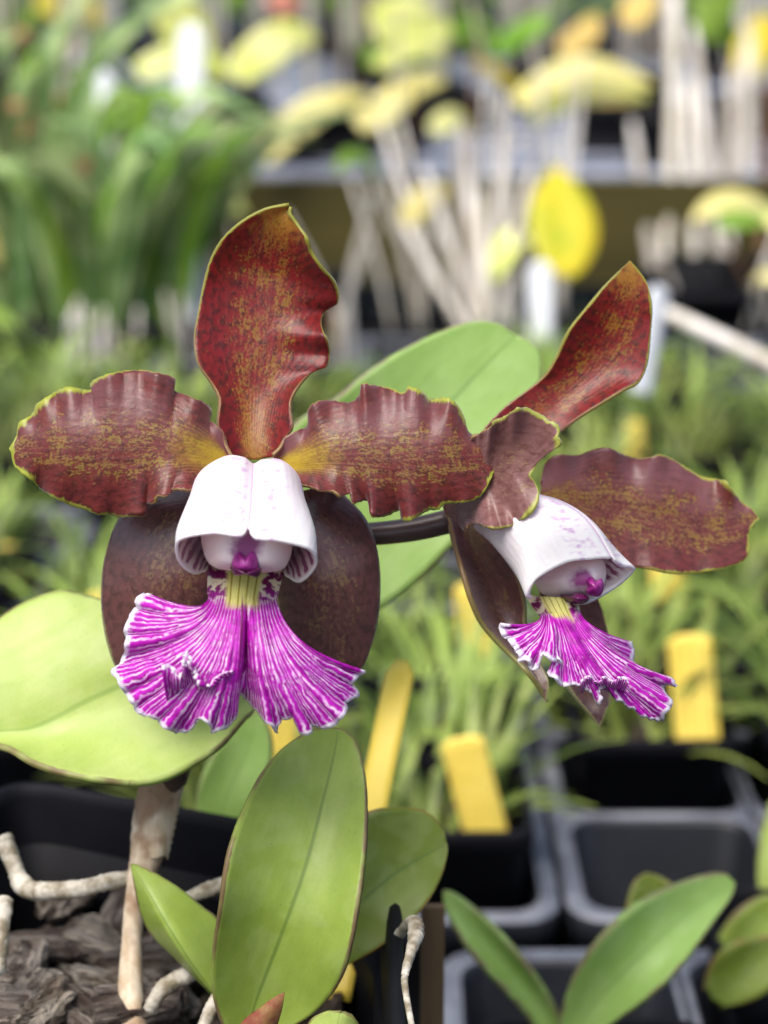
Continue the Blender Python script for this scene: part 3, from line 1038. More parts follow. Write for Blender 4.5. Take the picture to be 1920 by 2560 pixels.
petal('petal',
      [(590, 1150), (579, 1131), (564, 1102), (559, 1081), (542, 1063), (517, 1048), (524, 1027), (503, 1005), (466, 990), (430, 980), (432, 945), (419, 940), (376, 929), (340, 929), (289, 932), (249, 947), (231, 963), (243, 972), (217, 981), (174, 970), (145, 981), (127, 989), (98, 1012), (87, 1037), (54, 1055), (47, 1092), (25, 1120)],
      [(580, 1225), (520, 1236), (463, 1229), (427, 1229), (419, 1243), (394, 1245), (390, 1260), (358, 1262), (361, 1287), (336, 1291), (300, 1291), (275, 1283), (249, 1285), (221, 1274), (181, 1262), (145, 1247), (119, 1229), (101, 1215), (72, 1196), (40, 1164), (33, 1135), (25, 1120)],
      [(592, 1175), (540, 1145), (460, 1126), (330, 1115), (150, 1115), (25, 1120)],
      M['petal'], fA, md=[(0, 0), (.3, 5), (.7, 5), (1, 1)], el=[(0, 2), (.2, -3), (.5, -3), (.8, -4), (1, 0)], er=[(0, 3), (.2, 4), (.5, -3), (.8, -3), (1, 0)],
      ruf=(1.5, 1.2), fr=6, seed=4, jag=1.6, nv=150)
petal('petal',
      [(684, 1140), (705, 1118), (712, 1093), (745, 1075), (769, 1064), (769, 1024), (792, 1004), (825, 1000), (872, 1006), (897, 988), (904, 959), (940, 963), (977, 970), (1009, 981), (1020, 966), (1056, 977), (1074, 995), (1110, 993), (1139, 1006), (1161, 1042), (1172, 1078), (1204, 1096), (1226, 1096), (1233, 1114), (1246, 1129)],
      [(690, 1215), (763, 1212), (800, 1226), (835, 1227), (854, 1241), (873, 1234), (882, 1259), (919, 1252), (926, 1288), (962, 1292), (998, 1277), (1002, 1299), (1027, 1301), (1071, 1277), (1096, 1275), (1114, 1261), (1168, 1255), (1197, 1245), (1219, 1216), (1237, 1176), (1244, 1147), (1246, 1129)],
      [(680, 1175), (740, 1158), (830, 1146), (950, 1142), (1100, 1138), (1246, 1129)],
      M['petal'], fA, md=[(0, 0), (.3, 5), (.7, 6), (1, 3)], el=[(0, 2), (.2, -3), (.5, -4), (.8, -4), (1, 0)], er=[(0, 3), (.2, 3), (.5, -2), (.8, -2), (1, 0)],
      ruf=(1.7, 1.2), fr=5.5, seed=9, jag=1.6, nv=150)
petal('lateral_sepal',
      [(560, 1250), (440, 1228), (360, 1236), (318, 1268), (297, 1310), (283, 1343), (266, 1412), (260, 1482), (264, 1551), (275, 1608), (296, 1664), (345, 1705), (420, 1720)],
      [(600, 1270), (600, 1350), (590, 1430), (570, 1500), (540, 1580), (500, 1660), (450, 1705), (420, 1720)],
      [(580, 1255), (500, 1330), (430, 1450), (400, 1580), (405, 1670), (420, 1720)],
      M['lateral'], fA, md=[(0, -4), (.4, -4), (1, -10)], el=[(0, 0), (.2, -5), (.5, -5), (.9, -3), (1, 0)], er=[(0, 0), (.5, -5), (1, 0)],
      ruf=(.3, .3), fr=3, seed=13, jag=.4, thick=.0009)
petal('lateral_sepal',
      [(690, 1270), (690, 1350), (695, 1430), (700, 1500), (715, 1580), (740, 1660), (775, 1700), (800, 1710)],
      [(700, 1250), (760, 1228), (826, 1222), (878, 1265), (908, 1300), (930, 1352), (941, 1412), (943, 1482), (937, 1551), (921, 1612), (904, 1660), (865, 1695), (800, 1710)],
      [(695, 1255), (760, 1330), (815, 1450), (825, 1580), (815, 1670), (800, 1710)],
      M['lateral'], fA, md=[(0, -4), (.4, -4), (1, -10)], el=[(0, 0), (.5, -5), (1, 0)], er=[(0, 0), (.12, -1), (.2, -5), (.5, -5), (.9, -3), (1, 0)],
      ruf=(.3, .4), fr=3, seed=17, jag=.4, thick=.0009)

rim = [(514, 1430, 12), (480, 1435, 16), (443, 1400, 21), (446, 1348, 26), (530, 1331, 29), (598, 1338, 30), (620, 1321, 28.5), (640, 1344, 30), (700, 1351, 29), (776, 1372, 26), (793, 1412, 21), (752, 1457, 16), (712, 1440, 12)]
s2 = [(520, 1415, 9), (492, 1405, 12), (452, 1370, 16), (447, 1310, 20), (525, 1265, 23.5), (600, 1268, 24), (627, 1272, 22.5), (652, 1270, 24), (715, 1275, 23.5), (783, 1315, 20), (784, 1385, 16), (745, 1425, 12), (706, 1420, 9)]
s1 = [(535, 1400, 5), (505, 1380, 6), (478, 1320, 8), (474, 1240, 12), (545, 1180, 15.5), (603, 1185, 16), (631, 1200, 14), (660, 1188, 16), (715, 1190, 15.5), (762, 1245, 12), (762, 1330, 8), (730, 1385, 6), (695, 1400, 5)]
sa = [(548, 1380, 2), (520, 1340, 2), (497, 1270, 3), (498, 1186, 5), (560, 1141, 8), (608, 1142, 8.5), (633, 1158, 6.5), (658, 1148, 8.5), (704, 1150, 8), (745, 1192, 5), (748, 1270, 3), (725, 1340, 2), (690, 1380, 2)]
s0 = [(632 + (x - 632) * .6, 1240 + (y - 1240) * .6, t * .3 - 3) for x, y, t in sa]
hA = loft('side_lobes', [s0, sa, s1, s2, rim], [M['hood'], M['hood_in']], fA, inner=1, seam=.7, thick=.0005, n_s=48, n_w=121)
hA['label'] = 'white side lobes of the lip folded into a hood'

dome('column', [(500, 1300), (503, 1350), (515, 1398), (540, 1420), (590, 1428), (650, 1432), (705, 1424), (725, 1395), (733, 1350), (733, 1300), (680, 1270), (620, 1265), (550, 1270)],
     (616, 1372), 23.5, 19, -2, M['column'], fA, prof=4.5)
dome('anther_cap', [(583, 1384), (598, 1374), (613, 1388), (630, 1374), (645, 1386), (648, 1412), (642, 1432), (615, 1436), (586, 1430), (579, 1408)], (614, 1412), 25.5, 23, 16, M['anther'], fA, n=40)
dome('rostellum', [(574, 1418), (586, 1415), (592, 1428), (614, 1433), (634, 1431), (642, 1420), (653, 1422), (650, 1436), (640, 1444), (625, 1438), (600, 1438), (585, 1438)], (614, 1434), 26.5, 24.5, 16, M['anther_dark'], fA, n=48, rings=6)


def lip(name, I, Nk, O, mat, parent, dI, dN, dmid, dO, ruf, seed, na=230, nr=70, d0=D0, extra=None, sag=.35, ruffreq=9, notch=None, down=(0, 1), tilt=None, crimp=1.0):
    """claw strip then a fanned blade: I, Nk = (left, right) px of claw base and neck, O = outer margin"""
    Od = dens(O, 8)
    ts = arc(Od)
    a = np.linspace(0, 1, na)
    Oa = at_t(Od, ts, a)
    I, Nk = np.array(I, float), np.array(Nk, float)
    kk_ = np.hanning(33); kk_ /= kk_.sum()
    Os = np.stack([np.convolve(np.pad(Oa[:, c], 16, 'edge'), kk_, 'valid') for c in (0, 1)], 1)
    eb = np.clip(np.minimum(a, 1 - a) * 14, 0, 1)[:, None]
    Os = Os * eb + Oa * (1 - eb)
    jag = wob(seed, a, 38, 4)
    V, UV, MM, ED = [], [], [], []
    px = d0 / FPX * 1000
    rf = wob(seed + 2, a, ruffreq, 3)
    rf2 = wob(seed + 7, a, ruffreq * 4.2, 2)
    dO_ = knots(dO, a)
    for i in range(nr):
        r = i / (nr - 1)
        for j in range(na):
            i0 = I[0] * (1 - a[j]) + I[1] * a[j]
            n0 = Nk[0] * (1 - a[j]) + Nk[1] * a[j]
            o = Os[j] + (Oa[j] - Os[j]) * max(0, (r - .25) / .75) ** 5
            if r < .25:
                t = r / .25
                q = i0 * (1 - t) + n0 * t
                # claw edges stay full, slightly waisted
                dep = dI * (1 - t) + dN * t - 3.0 * (2 * a[j] - 1) ** 2
                L = np.linalg.norm(o - n0)
            else:
                t = (r - .25) / .75
                L = np.linalg.norm(o - n0)
                axis = np.array(down, float) / np.linalg.norm(down)
                cpt = n0 + axis * L * sag + (o - n0) * .12
                q = (1 - t) ** 2 * n0 + 2 * t * (1 - t) * cpt + t * t * o
                dr = (o - n0) / (L + 1e-6)
                q = q + dr * jag[j] * 2.2 * t ** 10
                env = t ** 3.2
                dep = dN * (1 - t) ** 2 + 2 * t * (1 - t) * dmid + t * t * dO_[j] - 3.0 * (2 * a[j] - 1) ** 2 * (1 - t)
                dep += ruf * rf[j] * env + crimp * rf2[j] * t ** 5
                if notch:
                    dep -= notch[1] * math.exp(-((a[j] - notch[0]) / .035) ** 2) * math.sin(math.pi * min(1, t * 1.1)) 
                # fine pleats along the veins
                dep += .06 * math.cos(a[j] * 6.283 * 25) * t * (1 - t) * 2
            V.append(P(q[0], q[1], d0 - dep / 1000))
            UV.append((a[j], r))
            MM.append((q[0] * px, q[1] * px))
            ED.append((1 - r) / .75 * L * px)
    F = grid_faces(nr, na)
    if extra:
        for base, top, da, db in extra:
            b = dens(base, 8); tp = dens(top, 8)
            m_ = 110
            b = at_t(b, arc(b), np.linspace(0, 1, m_)); tp = at_t(tp, arc(tp), np.linspace(0, 1, m_))
            s0_ = len(V)
            rows = 10
            kk = wob(seed + 9, np.linspace(0, 1, m_), 6, 3)
            for i in range(rows):
                t = i / (rows - 1)
                for j in range(m_):
                    q = b[j] * (1 - t) + tp[j] * t
                    dep = da + (db - da) * math.sin(t * 1.9) + kk[j] * 1.2 * t
                    V.append(P(q[0], q[1], d0 - dep / 1000))
                    UV.append((.2 + .25 * j / m_, .7 + .3 * t))
                    MM.append((q[0] * px + t * 2, q[1] * px))
                    ED.append((1 - t) * 5.5)
            F += [tuple(q + s0_ for q in f) for f in grid_faces(rows, m_)]
    return mk(name, V, F, mat, parent, uv=UV, mm=MM, attrs={'ed': ED}, thick=.0005, off=-1)


lipA = lip('lip', [(522, 1418), (708, 1418)], [(523, 1492), (688, 1500)],
           [(372, 1482), (354, 1490), (342, 1499), (345, 1512), (337, 1525), (327, 1543), (318, 1560), (314, 1577), (317, 1600), (312, 1621), (310, 1645), (301, 1664), (281, 1679), (286, 1692), (296, 1703), (306, 1720), (318, 1738), (326, 1752), (335, 1764), (345, 1780), (361, 1790), (378, 1790), (396, 1799), (410, 1818), (427, 1825), (457, 1831), (475, 1826), (487, 1816), (497, 1800), (509, 1799), (522, 1815), (535, 1833), (550, 1824), (570, 1812), (587, 1790), (588, 1765), (589, 1742), (594, 1727), (603, 1735), (618, 1747), (648, 1777), (674, 1812), (691, 1833), (697, 1815), (698, 1794), (715, 1796), (735, 1790), (748, 1810), (756, 1833), (774, 1833), (778, 1815), (800, 1812), (813, 1820), (830, 1815), (848, 1803), (865, 1777), (861, 1755), (880, 1748), (895, 1738), (885, 1722), (878, 1708), (895, 1692), (913, 1675)],
           M['lip'], fA, 13, 17, 27, [(0, 13), (.15, 14), (.4, 20), (.5, 19), (.62, 17), (.75, 21), (1, 14)], 2.2, 21, ruffreq=5, crimp=1.3, notch=(.57, 4.5),
           extra=[([(420, 1760), (440, 1742), (470, 1735), (505, 1738), (545, 1722), (585, 1690)], [(410, 1662), (424, 1660), (440, 1684), (452, 1688), (460, 1660), (463, 1628), (474, 1650), (486, 1684), (500, 1712), (520, 1716), (534, 1696), (556, 1682), (580, 1676)], 20, 25)])
lipA['label'] = 'magenta veined fan-shaped lip with white frilled margin'

# ---- second flower, seen from its side
fB = empty('flower', P(1190, 1240, D0 + .014), root)
fB['label'] = 'right flower turned to the side, its hooded lip pointing down right'
D2 = D0 + .004
petal('dorsal_sepal',
      [(1190, 1120), (1210, 1075), (1220, 1060), (1269, 1013), (1318, 977), (1364, 940), (1392, 897), (1423, 829), (1466, 774), (1515, 712), (1575, 651)],
      [(1310, 1170), (1350, 1120), (1404, 1075), (1453, 1038), (1503, 1007), (1564, 970), (1595, 955), (1616, 909), (1625, 835), (1629, 768), (1619, 712), (1601, 681), (1575, 651)],
      [(1250, 1145), (1300, 1075), (1390, 1000), (1480, 910), (1540, 820), (1575, 720), (1576, 653)],
      M['dorsal'], fB, md=[(0, -10), (.5, -14), (1, -10)], el=[(0, 0), (.3, 1), (.6, 4), (1, 0)], er=[(0, 0), (.5, 4), (.8, 1), (1, 0)], ruf=(.2, .3), fr=3, seed=31, jag=.4, d0=D2)
petal('petal',
      [(1349, 1211), (1360, 1165), (1378, 1144), (1408, 1136), (1442, 1138), (1472, 1127), (1502, 1119), (1528, 1121), (1554, 1134), (1591, 1145), (1625, 1142), (1651, 1136), (1677, 1145), (1719, 1170), (1756, 1190), (1801, 1200), (1831, 1222), (1853, 1252), (1879, 1271), (1898, 1297)],
      [(1360, 1290), (1420, 1350), (1500, 1400), (1591, 1418), (1629, 1422), (1666, 1431), (1711, 1435), (1767, 1429), (1823, 1416), (1861, 1401), (1875, 1375), (1872, 1342), (1879, 1315), (1898, 1297)],
      [(1350, 1240), (1460, 1262), (1570, 1276), (1680, 1297), (1800, 1318), (1898, 1297)],
      M['petal2'], fB, md=[(0, -14), (.4, -18), (1, -20)], el=[(0, 0), (.3, -1), (.7, -2), (1, 0)], er=[(0, 0), (.5, 2), (1, 0)], ruf=(1.2, .5), fr=5, seed=37, jag=1.0, d0=D2, groove=.5)
petal('petal',
      [(1130, 1180), (1165, 1110), (1204, 1080), (1225, 1067), (1247, 1050), (1266, 1043), (1274, 1031), (1298, 1022), (1322, 1022), (1336, 1031), (1356, 1040), (1372, 1055), (1383, 1054), (1399, 1074), (1390, 1088), (1401, 1106), (1389, 1122), (1360, 1139), (1344, 1156), (1336, 1173), (1326, 1187)],
      [(1105, 1265), (1117, 1289), (1140, 1302), (1160, 1328), (1168, 1313), (1194, 1310), (1221, 1318), (1245, 1320), (1278, 1313), (1305, 1298), (1329, 1279), (1344, 1257), (1347, 1231), (1339, 1209), (1326, 1188)],
      [(1105, 1235), (1180, 1216), (1250, 1200), (1300, 1190), (1326, 1187)],
      M['petal_back'], fB, md=[(0, -6), (.5, 6), (.85, 11), (1, 12)], el=[(0, 0), (.3, 6), (.6, 8), (.85, 3), (1, 0)], er=[(0, 0), (.4, 5), (.8, 2), (1, 0)], ruf=(1.6, .9), fr=5, seed=41, jag=1.2, d0=D2, groove=.9, p=1.5)
petal('lateral_sepal',
      [(1108, 1271), (1118, 1307), (1128, 1355), (1148, 1427), (1172, 1506), (1199, 1562), (1239, 1610), (1287, 1657), (1327, 1701), (1351, 1737), (1364, 1755)],
      [(1230, 1330), (1270, 1390), (1300, 1450), (1316, 1510), (1318, 1560), (1335, 1620), (1355, 1661), (1374, 1709), (1364, 1755)],
      [(1165, 1300), (1195, 1370), (1225, 1450), (1255, 1540), (1295, 1625), (1340, 1700), (1364, 1755)],
      M['lateral'], fB, md=[(0, -12), (.5, -16), (1, -8)], el=[(0, 2), (.4, 10), (.8, 4), (1, 0)], er=[(0, 0), (.5, 2), (1, 0)], ruf=(.2, .2), fr=3, seed=43, jag=.3, d0=D2, thick=.0009)
petal('lateral_sepal',
      [(1330, 1400), (1350, 1500), (1370, 1620), (1418, 1721), (1460, 1775), (1498, 1817)],
      [(1430, 1420), (1480, 1470), (1500, 1520), (1518, 1610), (1528, 1690), (1522, 1757), (1498, 1817)],
      [(1380, 1410), (1420, 1500), (1450, 1620), (1480, 1720), (1498, 1817)],
      M['lateral'], fB, md=[(0, -16), (.5, -20), (1, -12)], el=[(0, 0), (.5, 2), (1, 0)], er=[(0, 0), (.5, -3), (1, 0)], ruf=(.2, .2), fr=3, seed=47, jag=.3, d0=D2, thick=.0009)
rimB = [(1324, 1499, 9), (1315, 1488, 11), (1343, 1447, 12.5), (1418, 1407, 11.5), (1478, 1399, 9), (1530, 1396, 6), (1557, 1413, 3), (1589, 1421, -1), (1549, 1464, -2), (1478, 1506, 0), (1440, 1513, 3)]
mB = [(1300, 1455, 4), (1282, 1415, 8), (1300, 1352, 12), (1350, 1312, 13), (1410, 1292, 11), (1466, 1298, 7.5), (1496, 1318, 3), (1503, 1350, -4), (1480, 1400, -8), (1430, 1440, -8), (1400, 1460, -4)]
b1 = [(1240, 1372, -2), (1228, 1352, 2), (1240, 1300, 6), (1275, 1262, 8), (1330, 1238, 8), (1375, 1243, 5), (1408, 1256, 0), (1420, 1290, -8), (1400, 1340, -12), (1350, 1370, -12), (1300, 1380, -6)]
b0 = [(1190, 1325, -8), (1185, 1310, -6), (1190, 1270, -3), (1210, 1245, -2), (1240, 1225, -2), (1270, 1225, -4), (1290, 1235, -8), (1300, 1260, -14), (1290, 1290, -16), (1260, 1310, -16), (1230, 1325, -12)]
loft('side_lobes', [b0, b1, mB, rimB], [M['hood'], M['hood_in']], fB, d0=D2, inner=1, seam=.5, n_s=42, n_w=101)
dome('column', [(1335, 1458), (1360, 1428), (1420, 1400), (1490, 1390), (1515, 1418), (1508, 1465), (1475, 1492), (1410, 1497), (1360, 1487)], (1462, 1448), 6, 1, -8, M['column'], fB, d0=D2, prof=2.2)
dome('anther_cap', [(1462, 1448), (1478, 1440), (1492, 1452), (1504, 1446), (1510, 1468), (1500, 1490), (1480, 1490), (1466, 1482), (1468, 1466)], (1488, 1468), 8, 5.5, 0, M['anther'], fB, d0=D2, n=40)
dome('rostellum', [(1398, 1486), (1425, 1490), (1440, 1480), (1458, 1484), (1474, 1496), (1462, 1508), (1440, 1510), (1415, 1502)], (1445, 1497), 9, 6, 0, M['anther_dark'], fB, d0=D2, n=40, rings=6)
lip('lip', [(1318, 1486), (1440, 1502)], [(1352, 1538), (1446, 1530)],
    [(1262, 1560), (1249, 1557), (1247, 1574), (1253, 1588), (1266, 1600), (1278, 1613), (1285, 1628), (1294, 1638), (1297, 1654), (1318, 1654), (1322, 1672), (1335, 1676), (1350, 1660), (1358, 1637), (1376, 1653), (1401, 1655), (1394, 1668), (1371, 1676), (1371, 1687), (1388, 1701), (1404, 1716), (1438, 1713), (1466, 1721), (1485, 1738), (1501, 1759), (1503, 1745), (1494, 1730), (1513, 1716), (1526, 1704), (1535, 1718), (1532, 1732), (1548, 1752), (1560, 1760), (1586, 1776), (1610, 1790), (1633, 1798), (1658, 1801), (1664, 1782), (1680, 1760), (1668, 1745), (1657, 1730), (1660, 1712), (1680, 1706), (1692, 1719), (1680, 1702), (1661, 1696), (1629, 1692), (1601, 1674), (1578, 1655), (1582, 1635), (1576, 1607)],
    M['lip'], fB, 6, 7, 14, [(0, 14), (.25, 16), (.5, 12), (.7, 8), (.85, 2), (1, -3)], 1.6, 61, d0=D2, down=(.35, 1), sag=.3, ruffreq=8, crimp=.7,
    extra=[([(1455, 1735), (1480, 1715), (1520, 1728), (1560, 1735)], [(1450, 1705), (1472, 1688), (1495, 1705), (1515, 1690), (1530, 1702), (1560, 1690), (1570, 1706)], 9, 15)])

# ---- stalk, leaves, pseudobulbs, roots
stk = tube('flower_stalk', [P(560, 1330, .352), P(760, 1345, .354), P(930, 1335, .356), P(1040, 1322, .356), P(1135, 1300, .356)], [.0022, .0022, .0023, .0024], M['stem'], root, n=14)
tube('pedicel', [P(632, 1230, .346), P(640, 1300, .352), P(600, 1420, .36)], [.002, .0024], M['stem'], root)
tube('flower_stalk', [P(600, 1420, .362), P(560, 1600, .366), P(480, 1800, .37), P(420, 1980, .372)], [.0026, .003], M['stem'], root)

petal('leaf', [(560, 1580), (620, 1280), (720, 1080), (840, 1000), (900, 946), (980, 890), (1072, 841), (1158, 807), (1226, 804), (1275, 823), (1290, 836)],
      [(640, 1640), (760, 1590), (850, 1565), (940, 1525), (1050, 1445), (1125, 1365), (1220, 1260), (1300, 1120), (1345, 1000), (1355, 915), (1343, 872), (1318, 847), (1290, 836)],
      [(600, 1620), (740, 1420), (900, 1240), (1050, 1085), (1180, 945), (1290, 836)],
      M['leaf_back'], root, md=[(0, 0), (.5, -2), (1, -6)], el=[(0, 2), (.5, 5), (1, 0)], er=[(0, 2), (.5, 4), (1, 0)], d0=.405, thick=.0016, nu=24, nv=70, seed=51, jag=.3, groove=1.0, ruf=(.3, .3), fr=2)
petal('leaf', [(660, 1640), (560, 1540), (420, 1500), (330, 1515), (263, 1509), (208, 1495), (146, 1484), (42, 1523), (-30, 1580), (-100, 1670), (-150, 1790), (-170, 1900)],
      [(662, 1650), (660, 1720), (635, 1780), (610, 1807), (555, 1870), (485, 1918), (416, 1953), (347, 1967), (277, 1963), (173, 1946), (83, 1918), (0, 1872), (-90, 1890), (-170, 1900)],
      [(660, 1645), (540, 1640), (430, 1655), (305, 1712), (208, 1760), (139, 1800), (69, 1828), (-50, 1840), (-170, 1900)],
      M['leaf_pale'], root, md=[(0, -14), (.4, -6), (1, -2)], el=[(0, 0), (.5, -10), (1, 0)], er=[(0, 0), (.25, 10), (.6, 16), (1, 0)], d0=.362, thick=.0012, nu=30, nv=80, seed=53, jag=.3, groove=.8, ruf=(.3, .3), fr=2, mixarc=.95)
petal('leaf', [(600, 2620), (555, 2556), (534, 2480), (537, 2369), (555, 2258), (572, 2147), (603, 2043), (645, 1953), (693, 1884), (749, 1839), (800, 1821), (845, 1820)],
      [(620, 2620), (763, 2549), (832, 2480), (867, 2397), (894, 2251), (908, 2147), (915, 2029), (912, 1939), (894, 1863), (872, 1832), (845, 1820)],
      [(608, 2620), (640, 2500), (693, 2362), (763, 2175), (811, 1995), (838, 1880), (845, 1820)],
      M['leaf'], root, md=[(0, -4), (.45, 5), (1, -5)], el=[(0, 2), (.5, 8), (1, 0)], er=[(0, 2), (.5, 6), (1, 0)], d0=.347, thick=.0009, nu=26, nv=80, seed=55, jag=.5, groove=1.0, ruf=(.55, .55), fr=3)
petal('leaf', [(700, 2500), (740, 2300), (800, 2130), (860, 2065), (915, 2036), (957, 2022), (1019, 2019), (1074, 2033), (1109, 2078), (1118, 2110)],
      [(720, 2520), (800, 2460), (860, 2417), (901, 2397), (984, 2341), (1061, 2265), (1102, 2196), (1119, 2133), (1118, 2110)],
      [(710, 2510), (780, 2390), (880, 2280), (990, 2185), (1118, 2110)],
      M['leaf_dark'], root, md=[(0, -2), (.5, 2), (1, -3)], el=[(0, 0), (.5, 3), (1, 0)], er=[(0, 0), (.5, 3), (1, 0)], d0=.372, thick=.0009, nu=22, nv=60, seed=57, jag=.6, groove=1.0, ruf=(.55, .55), fr=3)
petal('leaf', [(560, 2520), (520, 2480), (444, 2405), (374, 2335), (347, 2272), (335, 2215), (326, 2163)],
      [(620, 2500), (580, 2380), (548, 2300), (506, 2265), (444, 2216), (374, 2175), (340, 2162), (326, 2160)],
      [(590, 2540), (530, 2480), (471, 2404), (416, 2313), (374, 2237), (345, 2185), (326, 2161)],
      M['leaf'], root, md=[(0, 4), (.5, 8), (1, 3)], el=[(0, -2), (.5, -9), (1, 0)], er=[(0, -2), (.5, -7), (1, 0)], d0=.362, thick=.0009, nu=20, nv=60, seed=59, jag=.3, ruf=(.2, .2), fr=2, p=1.2)
petal('leaf', [(480, 2080), (500, 1960), (560, 1850), (610, 1800), (645, 1775)],
      [(600, 2080), (640, 1990), (676, 1897), (672, 1820), (645, 1775)],
      [(540, 2080), (575, 1970), (620, 1870), (645, 1775)],
      M['leaf_back'], root, md=0, el=[(0, 0), (.5, 2), (1, 0)], er=[(0, 0), (.5, 2), (1, 0)], d0=.43, thick=.0014, nu=14, nv=40, seed=60, jag=.2)
petal('leaf', [(760, 2640), (762, 2580), (780, 2545), (820, 2530), (850, 2530)], [(900, 2640), (905, 2590), (895, 2555), (870, 2535), (850, 2530)], [(830, 2640), (840, 2580), (850, 2530)],
      M['leaf_pale'], root, d0=.338, thick=.0014, nu=14, nv=30, seed=62, jag=.2, el=[(0, 0), (.5, -3), (1, 0)], er=[(0, 0), (.5, -3), (1, 0)])
petal('bract', [(590, 2600), (600, 2560), (640, 2525), (690, 2490), (712, 2482)], [(680, 2600), (695, 2560), (706, 2520), (712, 2482)], [(640, 2600), (655, 2550), (690, 2510), (712, 2482)],
      M['bract'], root, d0=.335, thick=.0006, nu=12, nv=30, seed=63, jag=.4, el=[(0, -3), (1, 0)], er=[(0, -3), (1, 0)], md=0)
tube('pseudobulb', [P(412, 1930, .374), P(385, 2040, .374), P(366, 2140, .373), P(343, 2220, .372), P(330, 2340, .372), P(326, 2480, .370), P(326, 2560, .368), P(328, 2640, .366)],
     [.0045, .0043, .0034, .0022, .0020, .0026, .0034, .004], M['sheath'], root, n=18, seg=8, bump=.03, seed=4)
petal('sheath', [(352, 2140), (335, 2080), (345, 2010), (360, 1985), (372, 1975)], [(420, 2150), (440, 2060), (452, 1990), (440, 1968), (372, 1974)], [(385, 2150), (390, 2060), (392, 2000), (372, 1974)],
      M['sheath'], root, d0=.3695, md=0, el=[(0, -2), (1, -2)], er=[(0, -3), (1, -2)], thick=.0003, nu=14, nv=30, seed=64, jag=2)
tube('pseudobulb', [P(590, 2620, .353), P(600, 2700, .356)], [.003, .004], M['sheath'], root)
for pts, rd in (([P(6, 2092, .379), P(18, 2120, .378), P(36, 2165, .376), P(52, 2205, .374), P(80, 2226, .372), P(130, 2226, .37), P(200, 2222, .37), P(270, 2204, .371), P(340, 2190, .374)], [.0021, .0019, .0017, .0021, .0019, .0018, .0017, .0015]),
                ([P(440, 2262, .377), P(500, 2232, .375), P(560, 2212, .376), P(640, 2190, .378)], [.0012, .0017, .0018]), ([P(12, 2240, .366), P(2, 2330, .363), P(-8, 2440, .36)], .0018),
                ([P(370, 2530, .364), P(400, 2480, .364), P(440, 2450, .365), P(490, 2425, .366), P(530, 2385, .368)], [.0012, .0018, .0018, .0014]), ([P(500, 2600, .353), P(520, 2540, .354), P(545, 2490, .357)], .0014),
                ([P(985, 2350, .362), P(1016, 2318, .357), P(1036, 2308, .352), P(1040, 2335, .348), P(1026, 2385, .343), P(1012, 2440, .338), P(1016, 2490, .333), P(1036, 2600, .324)], [.0008, .0013, .0016, .0015, .0010, .0007, .0006, .0006])):
    tube('aerial_root', pts, rd, M['root'], root, n=12, seg=10, bump=.09, seed=3)

# ------------------------------------------------------------------ pot of the orchid
ZR = 0.111
PC = [G(8, 1930, ZR)[:2], G(1000, 2110, ZR)[:2], G(1024, 2760, ZR)[:2], G(-560, 2760, ZR)[:2]]
mid = sum(PC) / 4


def rpoly(sc, n=9):
    """corners drawn in by sc metres and rounded"""
    cs = []
    for c in PC:
        d = c - mid
        cs.append(mid + d * (1 - sc / np.linalg.norm(d) * 1.3))
    out = []
    for k in range(4):
        p0, p1, p2 = cs[k - 1], cs[k], cs[(k + 1) % 4]
        a_ = p1 + (p0 - p1) / np.linalg.norm(p0 - p1) * .013
        b_ = p1 + (p2 - p1) / np.linalg.norm(p2 - p1) * .013
        for i in range(n):
            t = i / (n - 1)
            out.append(tuple((1 - t) ** 2 * a_ + 2 * t * (1 - t) * p1 + t * t * b_))
    return out


op = empty('orchid_pot', (mid[0], mid[1], ZB))
tag(op, 'black plastic pot with rounded corners holding the flowering orchid', 'pot')
ls = [(rpoly(.016), ZB), (rpoly(.005), ZR - .014), (rpoly(.0004), ZR - .013), (rpoly(0), ZR - .002), (rpoly(.0004), ZR - .0006), (rpoly(.0014), ZR),
      (rpoly(.0026), ZR - .0006), (rpoly(.0032), ZR - .003), (rpoly(.0065), ZR - .03), (rpoly(.018), ZB + .003)]
v, f = loops(ls)
f.append(tuple(range(36))); f.append(tuple(9 * 36 + k for k in range(36))[::-1])
mk('pot_wall', v, f, M['pot'], op)
ZS = ZR - .028
gn = 26
V = []
rs = np.random.RandomState(8)


def inpot(a_, b_):
    """bilinear point inside the pot mouth"""
    cs = [mid + (c - mid) * (1 - .012 / np.linalg.norm(c - mid) * 1.3) for c in PC]
    return (cs[3] * (1 - a_) + cs[2] * a_) * (1 - b_) + (cs[0] * (1 - a_) + cs[1] * a_) * b_


for i in range(gn):
    for j in range(gn):
        q = inpot(i / (gn - 1), j / (gn - 1))
        V.append((q[0], q[1], ZS - .004 + rs.uniform(-.003, .003)))
mk('potting_mix', V, grid_faces(gn, gn), M['soil'], op, smooth=False)


